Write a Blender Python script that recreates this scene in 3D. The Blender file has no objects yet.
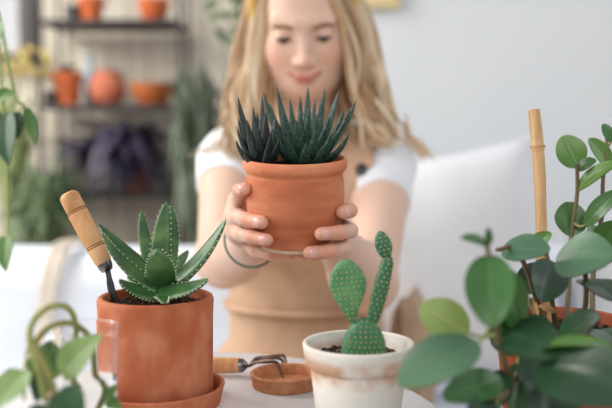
import bpy, math, random
import numpy as np
from mathutils import Vector, Matrix

# ------------------------------------------------------------------ camera, light, exposure
C = bpy.context.scene
COL = C.collection
CAM_Z, FPX, CX, CY = 1.01, 850.0, 306.0, 204.0
PITCH = math.atan(64 / FPX)
cd = bpy.data.cameras.new('camera'); cam = bpy.data.objects.new('camera', cd); COL.objects.link(cam)
cam.location = (0, 0, CAM_Z); cam.rotation_euler = (math.pi / 2 - PITCH, 0, 0)
cd.sensor_width = 36; cd.lens = 36 * FPX / 612; cd.clip_start = .02
cd.dof.use_dof = True; cd.dof.focus_distance = 0.845; cd.dof.aperture_fstop = 2.9
C.camera = cam

C.view_settings.view_transform = 'Standard'; C.view_settings.look = 'None'
C.view_settings.gamma = 1; C.view_settings.use_curve_mapping = False
C.view_settings.exposure = 0.08
C.cycles.transmission_bounces = 24; C.cycles.max_bounces = 24

wd = bpy.data.worlds.new('world'); C.world = wd; wd.use_nodes = True
bg = wd.node_tree.nodes['Background']; bg.inputs[0].default_value = (.95, .97, 1, 1); bg.inputs[1].default_value = .44

def area(name, loc, target, size, power, color):
    l = bpy.data.lights.new(name, 'AREA'); l.shape = 'RECTANGLE'; l.size, l.size_y = size; l.energy = power; l.color = color
    o = bpy.data.objects.new(name, l); COL.objects.link(o); o.location = loc
    o.rotation_euler = (Vector(target) - Vector(loc)).to_track_quat('-Z', 'Y').to_euler()
    return o
area('window_light_left', (-2.3, .5, 1.9), (0, 1.2, .9), (1.8, 1.6), 48, (1, .97, .93))
area('window_light_front', (.5, -1.5, 2.3), (0, 1.3, .9), (2.2, 1.4), 26, (1, .97, .94))
area('window_light_right', (2.4, 1.0, 2.2), (.6, 2.4, 1.0), (1.4, 1.6), 11, (.95, .97, 1))
area('back_wall_fill', (-2.2, 2.0, 2.5), (-.6, 3.42, 1.1), (1.2, 1.4), 75, (1, .97, .93))  # added fill lamp that brightens the beige back wall behind the shelf

# ------------------------------------------------------------------ helpers
def P(px, py, Y):
    """point seen at photo pixel px,py that stands at distance Y from the camera"""
    cp, sp = math.cos(PITCH), math.sin(PITCH)
    d = Vector((px - CX, FPX * cp + (CY - py) * sp, -FPX * sp + (CY - py) * cp))
    d *= Y / d.y
    return Vector((d.x, d.y, d.z + CAM_Z))

def rnd(seed): return random.Random(seed)

class MB:
    """collects geometry for one mesh"""
    def __init__(s): s.v = []; s.f = []; s.m = []; s.uv = {}; s.col = None
    def add(s, verts, faces, mi=0, uvs=None):
        o = len(s.v); s.v += [tuple(p) for p in verts]
        for f in faces: s.f.append(tuple(i + o for i in f)); s.m.append(mi)
        if uvs is not None:
            for i, u in enumerate(uvs): s.uv[o + i] = u
        return o
    def lathe(s, prof, n=64, c=(0, 0, 0), mi=0, closed=False, axis=None):
        vs, fs = [], []; k = len(prof); c = Vector(c)
        q = Vector((0, 0, 1)).rotation_difference(Vector(axis)) if axis is not None else None
        for i in range(n):
            a = 2 * math.pi * i / n
            for r, z in prof:
                p = Vector((r * math.cos(a), r * math.sin(a), z))
                if q: p = q @ p
                vs.append(c + p)
        kk = k if closed else k - 1
        for i in range(n):
            j = (i + 1) % n
            for t in range(kk):
                u = (t + 1) % k
                fs.append((i * k + t, j * k + t, j * k + u, i * k + u))
        s.add(vs, fs, mi); return s
    def tube(s, pts, rad, n=10, mi=0, flat=1.0, ref=None):
        pts = [Vector(p) for p in pts]; k = len(pts)
        if not hasattr(rad, '__len__'): rad = [rad] * k
        vs, fs = [], []
        up = Vector(ref) if ref is not None else None
        for i, p in enumerate(pts):
            t = (pts[min(i + 1, k - 1)] - pts[max(i - 1, 0)]).normalized()
            if up is None: up = t.orthogonal()
            up = (up - t * up.dot(t));
            if up.length < 1e-6: up = t.orthogonal()
            up.normalize()
            sd = t.cross(up)
            for j in range(n):
                a = 2 * math.pi * j / n
                vs.append(p + (up * math.cos(a) * flat + sd * math.sin(a)) * rad[i])
        for i in range(k - 1):
            for j in range(n):
                jj = (j + 1) % n
                fs.append((i * n + j, i * n + jj, (i + 1) * n + jj, (i + 1) * n + j))
        fs.append(tuple(range(n - 1, -1, -1))); fs.append(tuple((k - 1) * n + j for j in range(n)))
        s.add(vs, fs, mi); return s
    def ball(s, c, r, n=12, mi=0, M=None):
        if not hasattr(r, '__len__'): r = (r, r, r)
        c = Vector(c); vs, fs = [], []; m = max(6, n // 2 + 2)
        for i in range(m + 1):
            th = math.pi * i / m
            for j in range(n):
                a = 2 * math.pi * j / n
                p = Vector((r[0] * math.sin(th) * math.cos(a), r[1] * math.sin(th) * math.sin(a), r[2] * math.cos(th)))
                if M is not None: p = M @ p
                vs.append(c + p)
        for i in range(m):
            for j in range(n):
                jj = (j + 1) % n
                fs.append((i * n + j, (i + 1) * n + j, (i + 1) * n + jj, i * n + jj))
        s.add(vs, fs, mi); return s
    def box(s, lo, hi, mi=0):
        x0, y0, z0 = lo; x1, y1, z1 = hi
        s.add([(x0, y0, z0), (x1, y0, z0), (x1, y1, z0), (x0, y1, z0), (x0, y0, z1), (x1, y0, z1), (x1, y1, z1), (x0, y1, z1)],
              [(0, 3, 2, 1), (4, 5, 6, 7), (0, 1, 5, 4), (1, 2, 6, 5), (2, 3, 7, 6), (3, 0, 4, 7)], mi); return s
    def build(s, name, mats, parent=None, smooth=True, bevel=0, subsurf=0):
        me = bpy.data.meshes.new(name); me.from_pydata(s.v, [], s.f); me.update()
        if not isinstance(mats, (list, tuple)): mats = [mats]
        for m in mats: me.materials.append(m)
        me.polygons.foreach_set('material_index', s.m)
        me.polygons.foreach_set('use_smooth', [smooth] * len(s.f))
        if s.uv:
            ul = me.uv_layers.new(name='UVMap')
            for l in me.loops: ul.data[l.index].uv = s.uv.get(l.vertex_index, (0, 0))
        if s.col is not None:
            at = me.color_attributes.new('Col', 'FLOAT_COLOR', 'POINT')
            at.data.foreach_set('color', np.asarray(s.col, np.float32).ravel())
        o = bpy.data.objects.new(name, me); COL.objects.link(o)
        if parent is not None: o.parent = parent
        if bevel:
            b = o.modifiers.new('bevel', 'BEVEL'); b.width = bevel; b.segments = 3; b.limit_method = 'ANGLE'
        if subsurf:
            b = o.modifiers.new('sub', 'SUBSURF'); b.levels = b.render_levels = subsurf
        if smooth and hasattr(me, 'set_sharp_from_angle'): me.set_sharp_from_angle(angle=math.radians(50))
        return o

def thing(name, label, cat, loc=(0, 0, 0), group=None):
    o = bpy.data.objects.new(name, None); COL.objects.link(o); o.location = loc; o.empty_display_size = .03
    return tag(o, label, cat, group)
def tag(o, label, cat, group=None):
    o['label'] = label; o['category'] = cat
    if group: o['group'] = group
    return o
def struct(o): o['kind'] = 'structure'; return o

def catmull(pts, n=8):
    pts = [Vector(p) for p in pts]
    if len(pts) < 3:
        return [pts[0].lerp(pts[-1], i / n) for i in range(n + 1)]
    q = [pts[0] * 2 - pts[1]] + pts + [pts[-1] * 2 - pts[-2]]; out = []
    for i in range(1, len(q) - 2):
        a, b, c, d = q[i - 1:i + 3]
        for j in range(n):
            t = j / n
            out.append(.5 * ((2 * b) + (c - a) * t + (2 * a - 5 * b + 4 * c - d) * t * t + (3 * b - a - 3 * c + d) * t ** 3))
    out.append(pts[-1]); return out

# ------------------------------------------------------------------ materials
def srgb(r, g, b):
    f = lambda c: (c / 255 / 12.92) if c / 255 <= .04045 else ((c / 255 + .055) / 1.055) ** 2.4
    return (f(r), f(g), f(b), 1)

def mat(name, c1, c2=None, rough=.6, scale=20, bump=0, bscale=None, detail=4, sss=0, spec=.5, metal=0, c3=None, stretch=None, sheen=0, coat=0, lo=.35, hi=.65):
    m = bpy.data.materials.new(name); m.use_nodes = True; nt = m.node_tree; N, L = nt.nodes, nt.links
    b = N['Principled BSDF']; b.inputs['Roughness'].default_value = rough; b.inputs['Metallic'].default_value = metal
    b.inputs['Specular IOR Level'].default_value = spec
    b.inputs['Base Color'].default_value = c1
    if sss:
        b.inputs['Subsurface Weight'].default_value = sss; b.inputs['Subsurface Radius'].default_value = (1, .35, .2); b.inputs['Subsurface Scale'].default_value = .006
    if sheen: b.inputs['Sheen Weight'].default_value = sheen
    if coat: b.inputs['Coat Weight'].default_value = coat; b.inputs['Coat Roughness'].default_value = .25
    tc = N.new('ShaderNodeTexCoord'); mp = N.new('ShaderNodeMapping'); L.new(tc.outputs['Object'], mp.inputs[0])
    if stretch: mp.inputs['Scale'].default_value = stretch
    if c2 is not None:
        n = N.new('ShaderNodeTexNoise'); n.inputs['Scale'].default_value = scale; n.inputs['Detail'].default_value = detail
        L.new(mp.outputs[0], n.inputs['Vector'])
        r = N.new('ShaderNodeValToRGB'); r.color_ramp.elements[0].position = lo; r.color_ramp.elements[1].position = hi
        r.color_ramp.elements[0].color = c1; r.color_ramp.elements[1].color = c2
        if c3 is not None: e = r.color_ramp.elements.new((lo + hi) / 2); e.color = c3
        L.new(n.outputs['Fac'], r.inputs[0]); L.new(r.outputs[0], b.inputs['Base Color'])
    if bump:
        n2 = N.new('ShaderNodeTexNoise'); n2.inputs['Scale'].default_value = bscale or scale * 4; n2.inputs['Detail'].default_value = 5
        L.new(mp.outputs[0], n2.inputs['Vector'])
        bp = N.new('ShaderNodeBump'); bp.inputs['Strength'].default_value = bump; bp.inputs['Distance'].default_value = .003
        L.new(n2.outputs['Fac'], bp.inputs['Height']); L.new(bp.outputs[0], b.inputs['Normal'])
    return m

def leafmat(name, ca, cb, rib, rough=.35, trans=.0, coat=.0, noise=14, ribw=.05):
    """leaf colour with a midrib along UV x = .5"""
    m = mat(name, ca, cb, rough=rough, scale=noise, coat=coat, bump=.12, bscale=60)
    nt = m.node_tree; N, L = nt.nodes, nt.links; b = N['Principled BSDF']
    src = b.inputs['Base Color'].links[0].from_socket
    uv = N.new('ShaderNodeUVMap'); sp = N.new('ShaderNodeSeparateXYZ'); L.new(uv.outputs[0], sp.inputs[0])
    s = N.new('ShaderNodeMath'); s.operation = 'SUBTRACT'; L.new(sp.outputs[0], s.inputs[0]); s.inputs[1].default_value = .5
    a = N.new('ShaderNodeMath'); a.operation = 'ABSOLUTE'; L.new(s.outputs[0], a.inputs[0])
    mr = N.new('ShaderNodeMapRange'); mr.inputs[1].default_value = 0; mr.inputs[2].default_value = ribw; mr.inputs[3].default_value = .4; mr.inputs[4].default_value = 0
    L.new(a.outputs[0], mr.inputs[0])
    mx = N.new('ShaderNodeMix'); mx.data_type = 'RGBA'; L.new(mr.outputs[0], mx.inputs[0]); L.new(src, mx.inputs[6]); mx.inputs[7].default_value = rib
    L.new(mx.outputs[2], b.inputs['Base Color'])
    if trans:
        b.inputs['Transmission Weight'].default_value = 0
        tr = N.new('ShaderNodeBsdfTranslucent'); L.new(mx.outputs[2], tr.inputs[0])
        ms = N.new('ShaderNodeMixShader'); ms.inputs[0].default_value = trans
        L.new(b.outputs[0], ms.inputs[1]); L.new(tr.outputs[0], ms.inputs[2]); L.new(ms.outputs[0], N['Material Output'].inputs[0])
    return m

def attrmat(name, rough=.5, sss=0, spec=.4, bump=0, bscale=80, sheen=0):
    m = mat(name, (1, 1, 1, 1), rough=rough, sss=sss, spec=spec, bump=bump, bscale=bscale, sheen=sheen)
    a = m.node_tree.nodes.new('ShaderNodeVertexColor'); a.layer_name = 'Col'
    m.node_tree.links.new(a.outputs[0], m.node_tree.nodes['Principled BSDF'].inputs['Base Color']); return m

def terracotta(name, a, b, c, stretch=(1, 1, 2.2), scale=16):
    m = mat(name, a, b, rough=.85, scale=scale, bump=.25, bscale=160, spec=.25, c3=c, stretch=stretch, detail=8)
    return m

M_POT_HELD = terracotta('terracotta_throwing_rings', srgb(184, 104, 72), srgb(210, 142, 108), srgb(198, 120, 86), (1, 1, 3), 13)
M_POT_RIM = terracotta('terracotta_rim', srgb(202, 120, 84), srgb(220, 146, 110), srgb(212, 132, 96), (1, 1, 1.3), 26)
M_POT_ALOE = terracotta('terracotta_weathered', srgb(170, 92, 60), srgb(194, 126, 94), srgb(180, 104, 72), (1, 1, .7), 34)
M_POT_DARK = terracotta('terracotta_dark', srgb(156, 78, 54), srgb(176, 98, 70), srgb(166, 88, 62))
M_CORK = mat('red_brown_saucer_clay', srgb(182, 120, 84), srgb(204, 146, 108), rough=.9, scale=90, bump=.4, bscale=220, spec=.2)
M_PALECLAY = mat('pale_unglazed_clay', srgb(216, 190, 166), srgb(196, 160, 130), rough=.9, scale=40)
M_SOIL = mat('potting_soil', srgb(38, 26, 22), srgb(74, 54, 44), rough=1, scale=160, bump=1, bscale=260, spec=.1)
M_GRIT = mat('soil_grit', srgb(84, 62, 50), srgb(120, 98, 80), rough=1, scale=60)
M_WOOD = mat('turned_beech', srgb(216, 170, 120), srgb(190, 134, 86), rough=.5, scale=22, c3=srgb(208, 156, 106), stretch=(3, 3, .35), bump=.1, detail=7)
M_WOODBURN = mat('scorched_ring', srgb(120, 70, 36), rough=.7)
M_STEEL = mat('brushed_steel', srgb(150, 152, 154), srgb(110, 112, 114), rough=.32, metal=1, scale=80)
M_IRON = mat('worn_dark_iron', srgb(84, 70, 62), srgb(116, 92, 76), rough=.42, metal=.75, scale=60)
M_BLADE = mat('dark_blue_steel', srgb(88, 96, 104), srgb(60, 64, 70), rough=.35, metal=.9, scale=50)
M_WHITE = mat('white_table_lacquer', srgb(230, 230, 232), srgb(224, 224, 227), rough=.35, scale=30, bump=.03)
M_CANE = mat('bamboo_skin', srgb(190, 148, 98), srgb(208, 170, 122), rough=.42, scale=26, stretch=(6, 6, .5))
M_CANENODE = mat('bamboo_node', srgb(156, 108, 66), srgb(196, 150, 100), rough=.6, scale=120)
M_SOFA = mat('white_slipcover_cotton', srgb(226, 231, 239), srgb(218, 223, 232), rough=.95, scale=7, bump=.3, bscale=9, spec=.15)
M_PILLOW = mat('white_cushion_linen', srgb(226, 228, 231), srgb(217, 219, 224), rough=.95, scale=6, bump=.35, bscale=10, spec=.15)
M_TAN = mat('tan_linen', srgb(186, 160, 136), srgb(168, 142, 118), rough=.95, scale=14, bump=.3, bscale=14, spec=.1)
M_WALL = mat('pale_blue_grey_plaster', srgb(212, 215, 218), srgb(206, 210, 213), rough=.9, scale=1.4, bump=.05, bscale=60, spec=.2)
M_BEAD = mat('beige_tongue_and_groove', srgb(216, 207, 192), srgb(204, 195, 180), rough=.8, scale=3, stretch=(1, 1, .2), spec=.2)
M_FLOOR = mat('pale_oak_floor', srgb(196, 178, 156), srgb(176, 156, 132), rough=.6, scale=5, stretch=(6, .6, 1))
M_BLACK = mat('black_powder_coated_steel', srgb(44, 42, 44), srgb(54, 50, 50), rough=.55, scale=40)
M_BGPOT = terracotta('terracotta_orange', srgb(184, 92, 52), srgb(200, 112, 70), srgb(192, 100, 60))
M_BGPOT2 = terracotta('terracotta_rose', srgb(176, 96, 70), srgb(192, 124, 98), srgb(184, 106, 80))
M_BGBOWL = terracotta('terracotta_amber', srgb(164, 88, 46), srgb(180, 106, 60), srgb(172, 96, 52))
M_GREY = mat('blue_grey_paint', srgb(150, 158, 166), rough=.6)
M_BRASS = mat('aged_gilt', srgb(214, 196, 150), srgb(198, 176, 128), rough=.6, metal=.2, scale=30)
M_PRINT = mat('cream_print_paper', srgb(236, 226, 206), srgb(226, 212, 186), rough=.8, scale=6)

# ------------------------------------------------------------------ the room
struct(MB().box((-3.2, -2.5, -.05), (3.2, 3.7, 0)).build('floor', M_FLOOR, smooth=False))
w = MB(); w.box((-.12, 2.75, 0), (3.2, 3.5, 2.6)); struct(w.build('wall_right', M_WALL, smooth=False))
w = MB(); x = -3.2
WX1 = -1.075                                      # right side of the window opening
while x < -.12:
    x1 = min(x + .078, -.12)
    if x1 <= WX1 + .001:
        w.box((x, 3.42, 0), (x1 - .004, 3.5, 1.33)); w.box((x, 3.42, 2.3), (x1 - .004, 3.5, 2.6))
    else: w.box((x, 3.42, 0), (x1 - .004, 3.5, 2.6))
    x = x1
w.box((-3.2, 3.432, 0), (WX1, 3.5, 1.33)); w.box((WX1, 3.432, 0), (-.12, 3.5, 2.6))
struct(w.build('wall_back', M_BEAD, smooth=False))
w = MB(); w.box((WX1 - .05, 3.37, 1.33), (WX1, 3.47, 2.3)); w.box((-2.6, 3.37, 1.33), (-2.55, 3.47, 2.3)); w.box((-2.6, 3.35, 1.30), (WX1, 3.47, 1.35)); w.box((-2.6, 3.37, 2.25), (WX1, 3.47, 2.3))
w.box((-1.86, 3.39, 1.33), (-1.82, 3.45, 2.3))
wf = struct(w.build('window_1', mat('dark_window_frame', srgb(66, 62, 60), rough=.6), smooth=False))
mg = mat('window_glass', (1, 1, 1, 1), rough=.02); mg.node_tree.nodes['Principled BSDF'].inputs['Transmission Weight'].default_value = 1
MB().box((-2.55, 3.42, 1.35), (WX1 - .05, 3.426, 2.25)).build('pane', mg, wf, smooth=False)

# ------------------------------------------------------------------ sofa and cushions
def puff(w_, h_, d_, name, m, parent=None, crease=.9, seed=1):
    """a stuffed cushion standing in its local XZ plane"""
    n = 22; vs = []; fs = []; r = rnd(seed)
    def pt(u, v, s):
        ed = max(0, (1 - abs(u) ** 3)) * max(0, (1 - abs(v) ** 3))
        th = d_ / 2 * ed ** .55
        k = 1 - .06 * (1 - abs(v) ** 2) * (abs(u) ** 4); k2 = 1 - .06 * (1 - abs(u) ** 2) * (abs(v) ** 4)
        wob = .004 * math.sin(9 * u + 4 * v + seed) * ed
        return (u * w_ / 2 * k, s * th + wob, v * h_ / 2 * k2)
    b = MB()
    for s in (-1, 1):
        vv = [pt(-1 + 2 * i / n, -1 + 2 * j / n, s) for i in range(n + 1) for j in range(n + 1)]
        ff = []
        for i in range(n):
            for j in range(n):
                a = i * (n + 1) + j; q = (a, a + n + 1, a + n + 2, a + 1)
                ff.append(q if s < 0 else q[::-1])
        b.add(vv, ff)
    edge = [(-1, t) for t in np.linspace(-1, 1, 23)] + [(t, 1) for t in np.linspace(-1, 1, 23)][1:] + [(1, t) for t in np.linspace(1, -1, 23)][1:] + [(t, -1) for t in np.linspace(1, -1, 23)][1:]
    b.tube([pt(u, v, 0) for u, v in edge], .004, 6)
    return b.build(name, m, parent)

sofa = thing('sofa', 'long white slipcovered sofa the woman sits on', 'sofa', (0, 1.7, 0))
def rbox(name, lo, hi, m, parent, bev=.05):
    b = MB(); off = parent.location; b.box([lo[i] - off[i] for i in range(3)], [hi[i] - off[i] for i in range(3)])
    o = b.build(name, m, parent, bevel=bev)
    o.modifiers['bevel'].segments = 5; return o
rbox('base', (-1.25, 1.36, .06), (1.15, 2.2, .3), M_SOFA, sofa, .03)
rbox('seat_cushion', (-1.23, 1.33, .3), (-.05, 1.96, .46), M_SOFA, sofa, .05)
rbox('seat_cushion', (-.04, 1.33, .3), (1.13, 1.96, .46), M_SOFA, sofa, .05)
rbox('backrest', (-1.25, 1.93, .28), (1.15, 2.2, .745), M_SOFA, sofa, .07)
rbox('arm', (-1.45, 1.36, .06), (-1.25, 2.2, .62), M_SOFA, sofa, .05)
rbox('arm', (1.15, 1.36, .06), (1.35, 2.2, .62), M_SOFA, sofa, .05)
for sx in (-1.35, 1.25):
    for sy in (1.45, 2.1):
        b = MB(); b.lathe([(0, 0), (.018, 0), (.025, .062), (0, .062)], 16, (sx, sy - 1.7, 0)); b.build('leg', M_WOOD, sofa)

def cushion(name, label, w_, h_, d_, c, tilt, rz, m, seed, roll=0):
    o = puff(w_, h_, d_, name, m, None, seed=seed); o.location = c; o.rotation_euler = (tilt, roll, rz); return tag(o, label, 'cushion')
cushion('cushion', 'big white square cushion propped on the sofa behind the bamboo cane', .49, .50, .18, (.275, 1.79, .735), math.radians(-12), math.radians(-4), M_PILLOW, 1, math.radians(-9))
cushion('cushion', 'lower white cushion at the right end behind the leafy green plant', .46, .42, .18, (.80, 1.83, .655), math.radians(-14), math.radians(6), M_PILLOW, 4)
o = cushion('cushion', 'small tan linen cushion tucked upright beside the womans hip', .15, .26, .075, (.205, 1.60, .590), math.radians(-4), math.radians(72), M_TAN, 7)
# a folded throw over the left of the sofa back
b = MB()
pth = [(0, -.33, .472), (0, -.2, .475), (0, 0, .472), (0, .11, .475), (0, .17, .49), (0, .205, .56), (0, .215, .66), (0, .225, .72), (0, .262, .757), (0, .36, .757), (0, .45, .757), (0, .49, .74), (0, .512, .70), (0, .515, .55)]
pp = catmull(pth, 4); vs = []; fs = []
for i, p in enumerate(pp):
    for j in range(9):
        s = j / 8 - .5
        vs.append((s * .04 + .16 * (i / len(pp)), p.y, p.z + .004 * math.sin(j * 1.6 + i * .4) + .004))
for i in range(len(pp) - 1):
    for j in range(8): fs.append((i * 9 + j, i * 9 + j + 1, (i + 1) * 9 + j + 1, (i + 1) * 9 + j))
b.add(vs, fs); th = b.build('throw', mat('beige_wool', srgb(216, 206, 192), srgb(204, 192, 176), rough=1, scale=60, bump=.3), None)
th.location = (-.66, 1.70, .0); sm = th.modifiers.new('thick', 'SOLIDIFY'); sm.thickness = .008; sm.offset = 1
tag(th, 'narrow beige wool throw draped over the white sofa back', 'throw')

# ------------------------------------------------------------------ table
TZ = .75
table = thing('side_table', 'round white side table holding the pots and tools', 'table', (-.137, .765, 0))
MB().lathe([(0, .722), (.262, .722), (.271, .726), (.275, .734), (.275, .741), (.272, .747), (.266, .75), (0, .75)], 96).build('tabletop', M_WHITE, table)
MB().lathe([(0, .02), (.03, .02), (.026, .06), (.022, .3), (.022, .66), (.05, .722), (0, .722)], 32).build('column', M_WHITE, table)
MB().lathe([(0, 0), (.19, 0), (.195, .008), (.18, .016), (.03, .026), (0, .026)], 48).build('base', M_WHITE, table)

stool = thing('plant_stool', 'low wooden stool under the leafy pot beside the white table', 'stool', (.245, .815, 0))
MB().lathe([(0, .665), (.10, .665), (.106, .672), (.106, .688), (.10, .695), (0, .695)], 48).build('seat', M_WOOD, stool)
for k in range(3):
    a = math.radians(30 + 120 * k)
    MB().tube([(.075 * math.cos(a), .075 * math.sin(a), .667), (.10 * math.cos(a), .10 * math.sin(a), 0)], [.013, .010], 12).build('leg', M_WOOD, stool)

# ------------------------------------------------------------------ pots
def soil_mesh(R, z, seed, hump=.006, grit=60, hole=None):
    b = MB(); r = rnd(seed); n, k = 48, 14; vs = [(0, 0, z + hump)]; fs = []
    for i in range(1, k + 1):
        for j in range(n):
            a = 2 * math.pi * j / n; q = R * i / k
            vs.append((q * math.cos(a), q * math.sin(a), z + hump * (1 - (i / k) ** 2) + r.uniform(-.0022, .0022)))
    for j in range(n): fs.append((0, 1 + j, 1 + (j + 1) % n))
    for i in range(k - 1):
        for j in range(n): fs.append((1 + i * n + j, 1 + (i + 1) * n + j, 1 + (i + 1) * n + (j + 1) % n, 1 + i * n + (j + 1) % n))
    o0 = len(vs)
    for j in range(n):
        a = 2 * math.pi * j / n; vs.append((R * .93 * math.cos(a), R * .93 * math.sin(a), z - .008))
    for j in range(n):
        fs.append((1 + (k - 1) * n + j, o0 + j, o0 + (j + 1) % n, 1 + (k - 1) * n + (j + 1) % n))
    fs.append(tuple(o0 + n - 1 - j for j in range(n)))
    b.add(vs, fs)
    for _ in range(grit):
        a = r.uniform(0, 6.28); q = R * .93 * math.sqrt(r.random()); s = r.uniform(.0010, .0028)
        b.ball((q * math.cos(a), q * math.sin(a), z + hump * (1 - (q / R) ** 2) + s * .4), (s, s * r.uniform(.6, 1.2), s * .7), 6, 1 if r.random() < .3 else 0)
    return b

def blade(b, base, ctrl, tip, up, w, th, prof, n=22, mi=0, tooth=None, conv=.0, ridges=None):
    """a fleshy tapering leaf: bezier spine, rounded underside, channelled top"""
    base, ctrl, tip = Vector(base), Vector(ctrl), Vector(tip); up = Vector(up); m = 14
    vs, fs, uv = [], [], []; edges = []
    for i in range(n + 1):
        t = i / n
        p = base * (1 - t) ** 2 + ctrl * 2 * t * (1 - t) + tip * t * t
        d = ((ctrl - base) * (1 - t) + (tip - ctrl) * t).normalized()
        u = (up - d * up.dot(d)).normalized(); s = d.cross(u)
        ww = max(w * prof(t), .0003); tt = th * (prof(t) ** .8)
        for j in range(m):
            a = 2 * math.pi * j / m; ca, sa = math.cos(a), math.sin(a)
            off = sa * tt if sa < 0 else sa * tt * (.35 + conv) - (1 - abs(ca)) * tt * .25
            rr = 0
            if ridges and sa < .3: rr = ridges * (1 if (i % 2) else 0)
            vs.append(p + s * ca * (ww + rr) + u * (off - rr)); uv.append((.5 + ca * .5, t))
        edges.append((p - s * ww, p + s * ww, s, d, u))
    for i in range(n):
        for j in range(m):
            jj = (j + 1) % m; fs.append((i * m + j, (i + 1) * m + j, (i + 1) * m + jj, i * m + jj))
    fs.append(tuple(range(m))); fs.append(tuple(n * m + m - 1 - j for j in range(m)))
    b.add(vs, fs, mi, uv)
    if tooth:
        for i in range(2, n):
            if i % tooth[2]: continue
            a0, a1, s, d, u = edges[i]
            for q, sg in ((a0, -1), (a1, 1)):
                h = tooth[0]; r0 = tooth[1]
                tipp = q + s * sg * h + d * h * .6
                b.add([q - d * r0 , q + d * r0, q + u * r0, q - u * r0, tipp], [(0, 2, 4), (2, 1, 4), (1, 3, 4), (3, 0, 4)], 1)

# --- held pot ------------------------------------------------------------------------------
HC = Vector((-.0116, .905, .8955))
held = thing('potted_haworthia', 'round bellied terracotta pot of dark spiky succulents held up in both hands', 'potted plant', HC)
held.rotation_euler = (math.radians(7), 0, 0)
def smooth_prof(pts, n=6): return [(p.x, p.y) for p in catmull([(r_, z_, 0) for r_, z_ in pts], n)]
MB().lathe([(0, .004), (.034, .004)] + smooth_prof([(.0368, .005), (.0400, .012), (.0455, .024), (.0498, .037), (.0519, .050), (.0522, .062), (.0514, .0725), (.0506, .0790)]) + [(.0475, .0790), (.0455, .05), (.036, .014), (0, .012)], 96).build('pot', M_POT_HELD, held)
MB().lathe(smooth_prof([(.0490, .0780), (.0506, .0787), (.0508, .0808), (.0520, .0833), (.0540, .0858), (.0553, .0890), (.0552, .0930), (.0540, .0960), (.0522, .0972), (.0503, .0962), (.0490, .0935), (.0482, .088), (.0478, .072)]), 96, closed=True).build('rim', M_POT_RIM, held)
MB().lathe([(0, 0), (.0335, 0), (.0360, .0012), (.0368, .003), (.0360, .0048), (0, .0048)], 64).build('foot', M_PALECLAY, held)
soil_mesh(.0478, .085, 3, grit=40).build('soil', [M_SOIL, M_GRIT], held)
held_inv = (Matrix.Translation(HC) @ Matrix.Rotation(math.radians(7), 4, 'X')).inverted()

def striped(name, a, b_, white, amt, bands=26):
    m = mat(name, a, b_, rough=.42, scale=60, bump=.1)
    nt = m.node_tree; N, L = nt.nodes, nt.links; bs = N['Principled BSDF']; src = bs.inputs['Base Color'].links[0].from_socket
    uv = N.new('ShaderNodeUVMap'); mp = N.new('ShaderNodeMapping'); mp.inputs['Scale'].default_value = (1.5, bands, 1); L.new(uv.outputs[0], mp.inputs[0])
    wv = N.new('ShaderNodeTexNoise'); wv.inputs['Scale'].default_value = 1; wv.inputs['Detail'].default_value = 1; L.new(mp.outputs[0], wv.inputs['Vector'])
    mr = N.new('ShaderNodeMapRange'); mr.inputs[1].default_value = .54; mr.inputs[2].default_value = .64; mr.inputs[3].default_value = 0; mr.inputs[4].default_value = amt; L.new(wv.outputs['Fac'], mr.inputs[0])
    mx = N.new('ShaderNodeMix'); mx.data_type = 'RGBA'; L.new(mr.outputs[0], mx.inputs[0]); L.new(src, mx.inputs[6]); mx.inputs[7].default_value = white
    L.new(mx.outputs[2], bs.inputs['Base Color']); return m
M_HAW = striped('haworthia_green', srgb(26, 52, 44), srgb(42, 74, 58), srgb(104, 134, 116), .45, 34)
M_HAWD = striped('haworthia_blackish', srgb(24, 34, 34), srgb(36, 50, 46), srgb(84, 96, 92), .4, 34)
hawprof = lambda t: (1 - t) ** .72 * (1 - .15 * (1 - t) ** 3) + .012
def haworthia(name, m, cpx, tips, w, th):
    root = None
    b0 = MB(); b0.ball((0, 0, 0), (.012, .012, .014), 12)
    c0 = held_inv @ P(*cpx)
    b0.v = [tuple(Vector(v) + c0) for v in b0.v]
    root = b0.build(name, m, held)
    for (px, py, Y, *rest) in tips:
        ww = rest[0] if rest else 1; bow = rest[1] if len(rest) > 1 else 0
        tip = held_inv @ P(px, py, Y)
        d = tip - c0; hor = Vector((d.x, d.y, 0))
        base = c0 + hor * .16
        ctrl = base.lerp(tip, .5) + hor * .18 * (1 - .5 * min(1, abs(d.z) / .05)) - Vector((0, 0, .004)) + Vector((0, 0, -.012)) * min(1, hor.length / .04)
        up = Vector((-d.x, -d.y, .35 * d.length + .02))
        b = MB(); blade(b, base, ctrl, tip, up, w * ww, th * ww, hawprof, 20, 0, None, .35)
        b.build('leaf', m, root)
haworthia('green_rosette', M_HAW, (303, 160, .90), [
    (263, 91, .925, 1.0), (277, 87, .935), (308, 87, .94), (325, 88, .945), (338, 92, .93), (356, 100, .905, 1.15), (351, 107, .88, 1.15), (349, 134, .865, 1.05),
    (290, 99, .95, .9), (315, 99, .92, .9), (309, 108, .885, 1.0), (316, 130, .850, 1.2), (283, 112, .875, 1.1), (296, 120, .862, 1.2), (330, 115, .87, 1.1), (334, 100, .95, .9), (272, 128, .865, .9), (340, 122, .93, .9), (270, 104, .95, .9), (300, 96, .96, .9), (322, 146, .852, .95), (288, 138, .856, 1), (306, 142, .850, 1.05), (278, 98, .91, 1), (344, 108, .90, 1.1), (332, 132, .865, 1.1), (300, 110, .89, 1.1)], .0102, .0068)
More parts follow.
